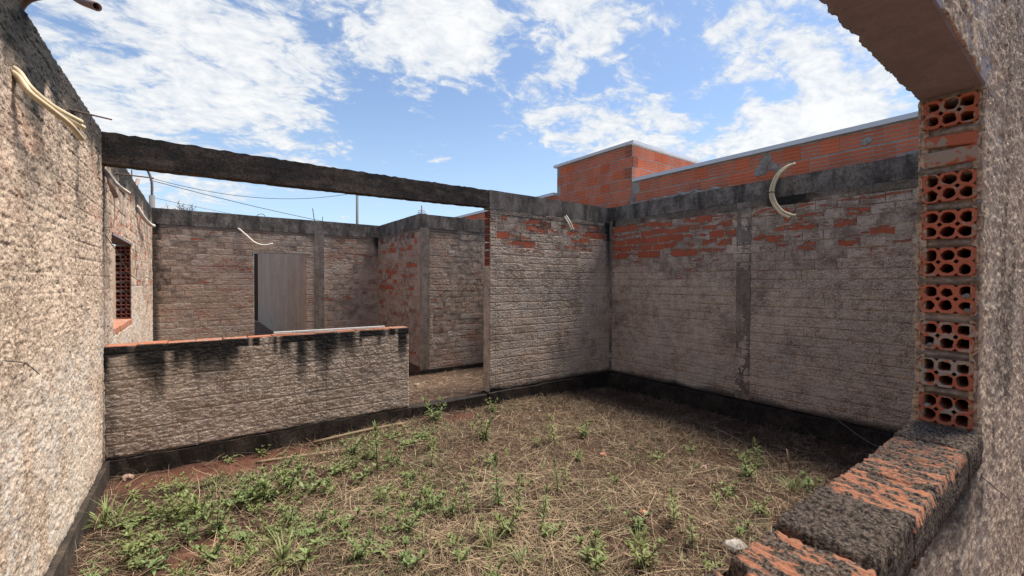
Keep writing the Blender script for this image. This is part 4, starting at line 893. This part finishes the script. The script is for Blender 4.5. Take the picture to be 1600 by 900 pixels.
def zone(x, y):
    if x < -.15: return 'along the left wall, ' + ('toward the low wall' if y > 3.9 else 'near the camera')
    if y > 4.35 and x < 2.0: return 'at the foot of the low wall'
    if y > 4.1 and x < 3.2: return 'in front of the black doorstep'
    if y > 3.6 and x > 2.4: return 'before the wall beside the doorway'
    if x > 3.6: return 'between right wall and mossy sill'
    if y < 1.75: return 'just beyond the broken sill brick'
    if y < 2.35: return 'in front, ' + ('well left of the sill' if x < 1.9 else 'near the sill')
    if x < .45: return 'on bare soil at left, ' + ('further back' if y > 3.45 else 'near the camera')
    if x < 1.2: return 'in straw left of centre, ' + ('further back' if y > 3.4 else 'near the camera')
    if x < 2.1: return 'in the centre straw, ' + ('further back' if y > 3.1 else 'near the camera')
    return 'in dry grass right of centre'
ORD = ['leftmost', 'second from the left', 'third from the left', 'fourth from the left', 'fifth from the left', 'sixth from the left', 'seventh from the left', 'eighth from the left', 'ninth from the left', 'tenth from the left', 'eleventh from the left', 'twelfth from the left']
zs = {}
for kd, x, y, t in WEEDS: zs.setdefault((kd, zone(x, y)), []).append((math.atan2(x, y), t))
for (kd, zn), L in zs.items():
    L.sort(key=lambda a: a[0])
    for i, (a, t) in enumerate(L):
        t['label'] = (LAB[kd] if len(L) == 1 else ORD[min(i, 11)] + ' ' + LAB[kd]) + ' ' + zn
# ------------------------------------------------------------------ dry grass, dead stems and litter
def straw(name, N, xf, len_, wid, elev, seed, pal, kind='stuff'):
    r = np.random.default_rng(seed); x, y = xf(r, N); N = len(x)
    z = ground_z(x, y) + r.uniform(0, .025, N) * (elev[1] < .9); az = r.uniform(0, 2 * np.pi, N); e = r.uniform(*elev, N); L = r.uniform(*len_, N) * (.6 + .8 * fbm(x * 2, y * 2, 120, 2)); wd = r.uniform(*wid, N)
    d = np.stack([np.cos(az) * np.cos(e), np.sin(az) * np.cos(e), np.sin(e)], -1); side = np.stack([-np.sin(az), np.cos(az), r.uniform(-.5, .5, N)], -1)
    bend = np.stack([r.normal(0, .25, N), r.normal(0, .25, N), -r.uniform(.0, .35, N) * np.sin(e) - .02], -1)
    b = np.stack([x, y, z], -1); V = []
    for t, k in ((0, 1), (.35, .9), (.7, .75), (1, .3)):
        c = b + d * (L * t)[:, None] + bend * (L * t * t)[:, None]
        V += [c - side * (wd * k / 2)[:, None], c + side * (wd * k / 2)[:, None]]
    V = np.stack(V, 1)
    zz_ = V[..., 2]; V[..., 2] = np.maximum(zz_, (ground_z(V[..., 0], V[..., 1]) + .002))
    o = np.arange(N)[:, None] * 8; Q = np.stack([np.concatenate([o + 2 * k, o + 2 * k + 1, o + 2 * k + 3, o + 2 * k + 2], 1) for k in range(3)], 1)
    pal = np.array(pal); c = pal[r.integers(0, len(pal), N)] * r.uniform(.7, 1.25, (N, 1))
    return tag(link(name, mesh_np(name, V.reshape(-1, 3), Q.reshape(-1, 4), (), np.repeat(c, 8, 0), False), M['straw']), kind=kind)
def scatter(r, N, keep=1.):
    x = r.uniform(-.60, 5.6, N); y = r.uniform(.5, 4.92, N)
    p = (.08 + .92 * litter(x, y)) * (.28 + .8 * sst(fbm(x * 2.3, y * 2.3, 121, 4), .32, .60)) * (1 - .55 * sst(x, 4.0, 5.2)) * (1 - .5 * sst(.8 - x, .2, 1.2) * sst(y, 2.5, 3.2))
    k = r.random(N) < p; return x[k], y[k]
TAN = [(.30, .21, .13), (.36, .265, .17), (.18, .12, .07), (.11, .07, .045), (.25, .19, .125), (.08, .05, .035), (.13, .085, .055)]
straw('dry_grass', 78000, scatter, (.05, .16), (.0019, .0042), (.0, .55), 1, TAN)
straw('standing_dead_stems', 15000, scatter, (.05, .17), (.002, .004), (.8, 1.5), 2, [(.10, .075, .05), (.17, .125, .08), (.26, .20, .12), (.07, .05, .035), (.13, .13, .065)])
straw('long_straw', 900, scatter, (.25, .50), (.003, .0055), (.0, .25), 3, [(.40, .31, .20), (.33, .24, .15), (.28, .20, .12)])
def clump(r, N):
    c = np.array([(1.25, 2.55), (1.1, 3.35), (1.0, 3.3), (1.5, 2.1), (1.7, 1.9), (.25, 3.0), (.2, 2.9), (2.0, 2.9), (2.9, 2.1), (1.9, 2.3)]); i = r.integers(0, len(c), N)
    return c[i, 0] + r.normal(0, .17, N), c[i, 1] + r.normal(0, .15, N)
straw('fallen_straw', 1700, clump, (.12, .36), (.0025, .005), (.0, .3), 4, [(.36, .27, .17), (.30, .22, .135), (.25, .18, .11)])
def gcover(r, N):
    x = r.uniform(-.58, 4.4, N); y = r.uniform(1.2, 4.8, N)
    p = litter(x, y) * sst(fbm(x * 2.1, y * 2.1, 130, 3), .44, .68) * np.where(x < 2.0, 1., .5) * (1 - .7 * sst(x, 3, 4.2)); k = r.random(N) < p; return x[k], y[k]
straw('green_ground_cover', 38000, gcover, (.02, .055), (.004, .010), (.1, .9), 5, [(.085, .115, .045), (.13, .16, .07), (.055, .08, .03), (.16, .175, .085)])
def floorlit(r, N): return r.uniform(1.9, 4.7, N), r.uniform(5.05, 7.4, N)
_gz = ground_z; ground_z = floor_z
straw('floor_litter', 5000, floorlit, (.03, .12), (.002, .006), (.0, .25), 6, TAN)
ground_z = _gz

# ------------------------------------------------------------------ odd bits lying about
def lump(name, label, cat, x, y, r, mat, fz=.6, group=None, zf=None):
    bm = bmesh.new(); bmesh.ops.create_icosphere(bm, subdivisions=2, radius=r)
    for v in bm.verts: v.co *= random.uniform(.75, 1.15); v.co.z *= fz
    z = float((zf or ground_z)(np.array(x), np.array(y))); return tag(link(name, bm_mesh(name, bm), mat, None, (x, y, z + r * fz * .6)), label, cat, group)
lump('stone', 'pinkish stone lying by the left end of the low wall', 'stone', -.50, 4.86, .045, M['stone'])
lump('stone', 'pale stone on the earth floor inside the doorway gap', 'stone', 2.75, 6.3, .05, M['stone'], zf=floor_z)
lump('stone', 'pale stone in the dead grass before the right wall', 'stone', 3.72, 2.11, .03, M['stone'])
lump('stone', 'grey lump of cement beside the broken end of the sill', 'stone', 2.72, 1.33, .07, M['crest'])
lump('brick_fragment', 'orange brick fragment in the grass toward the right wall', 'brick fragment', 3.18, 2.85, .035, M['tile'])
lump('brick_fragment', 'orange brick fragment near the front of the grass', 'brick fragment', 2.62, 1.95, .035, M['tile'])
def scrap(label, x, y, s):
    bm = bmesh.new(); g = [[bm.verts.new(((i / 3 - .5) * s + random.uniform(-.004, .004), (j / 2 - .5) * s * .6, .012 * math.sin(i * 1.7 + j) + .012)) for i in range(4)] for j in range(3)]
    for j in range(2):
        for i in range(3): bm.faces.new((g[j][i], g[j][i + 1], g[j + 1][i + 1], g[j + 1][i]))
    bmesh.ops.solidify(bm, geom=bm.faces[:], thickness=.002)
    o = tag(link('plastic_scrap', bm_mesh('plastic_scrap', bm), M['white'], None, (x, y, float(ground_z(np.array(x), np.array(y))) + .008)), label, 'scrap'); o.rotation_euler.z = random.uniform(0, 3)
scrap('white plastic scrap on dark soil below the right corner', 4.21, 4.28, .06)
scrap('smaller white scrap on the soil left of the larger one', 3.62, 4.33, .05)
rod('stick', 'weathered stick lying in front of the low wall', 'stick', [(.42, 4.62, -.165), (.7, 4.52, -.15), (1.0, 4.45, -.155), (1.2, 4.43, -.16)], .016, M['wood'], None, 7, 4)
rod('stick', 'long thin batten lying against the foot of the low wall', 'stick', [(.95, 4.80, -.15), (1.5, 4.80, -.13), (2.0, 4.82, -.15)], .018, M['wood'], None, 6, 3)
rod('stick', 'short twig standing in the grass before the right wall', 'stick', [(4.28, 1.62, -.2), (4.30, 1.66, .02)], .006, M['wood'], None, 5)


def pebbles(N):
    r = np.random.default_rng(9); base = bmesh.new(); bmesh.ops.create_icosphere(base, subdivisions=1, radius=1)
    bv = np.array([v.co[:] for v in base.verts]); bf = [[v.index for v in f.verts] for f in base.faces]; base.free()
    x, y = r.uniform(-.55, 5.5, N), r.uniform(.6, 4.9, N); sz = r.uniform(.004, .016, N) * np.where(r.random(N) < .06, 2., 1.); z = ground_z(x, y)
    V = (bv[None] * r.uniform(.7, 1.3, (N, len(bv), 1)) * np.stack([sz, sz, sz * .6], -1)[:, None] + np.stack([x, y, z + sz * .2], -1)[:, None]).reshape(-1, 3)
    me = bpy.data.meshes.new('soil_clods'); me.from_pydata(V.tolist(), [], [[i + k * len(bv) for i in f] for k in range(N) for f in bf])
    tag(link('soil_clods', me, M['clod']), kind='stuff')
M['clod'] = flat('soil_clod', (.10, .048, .032), .95, .5, 25)
pebbles(1500)
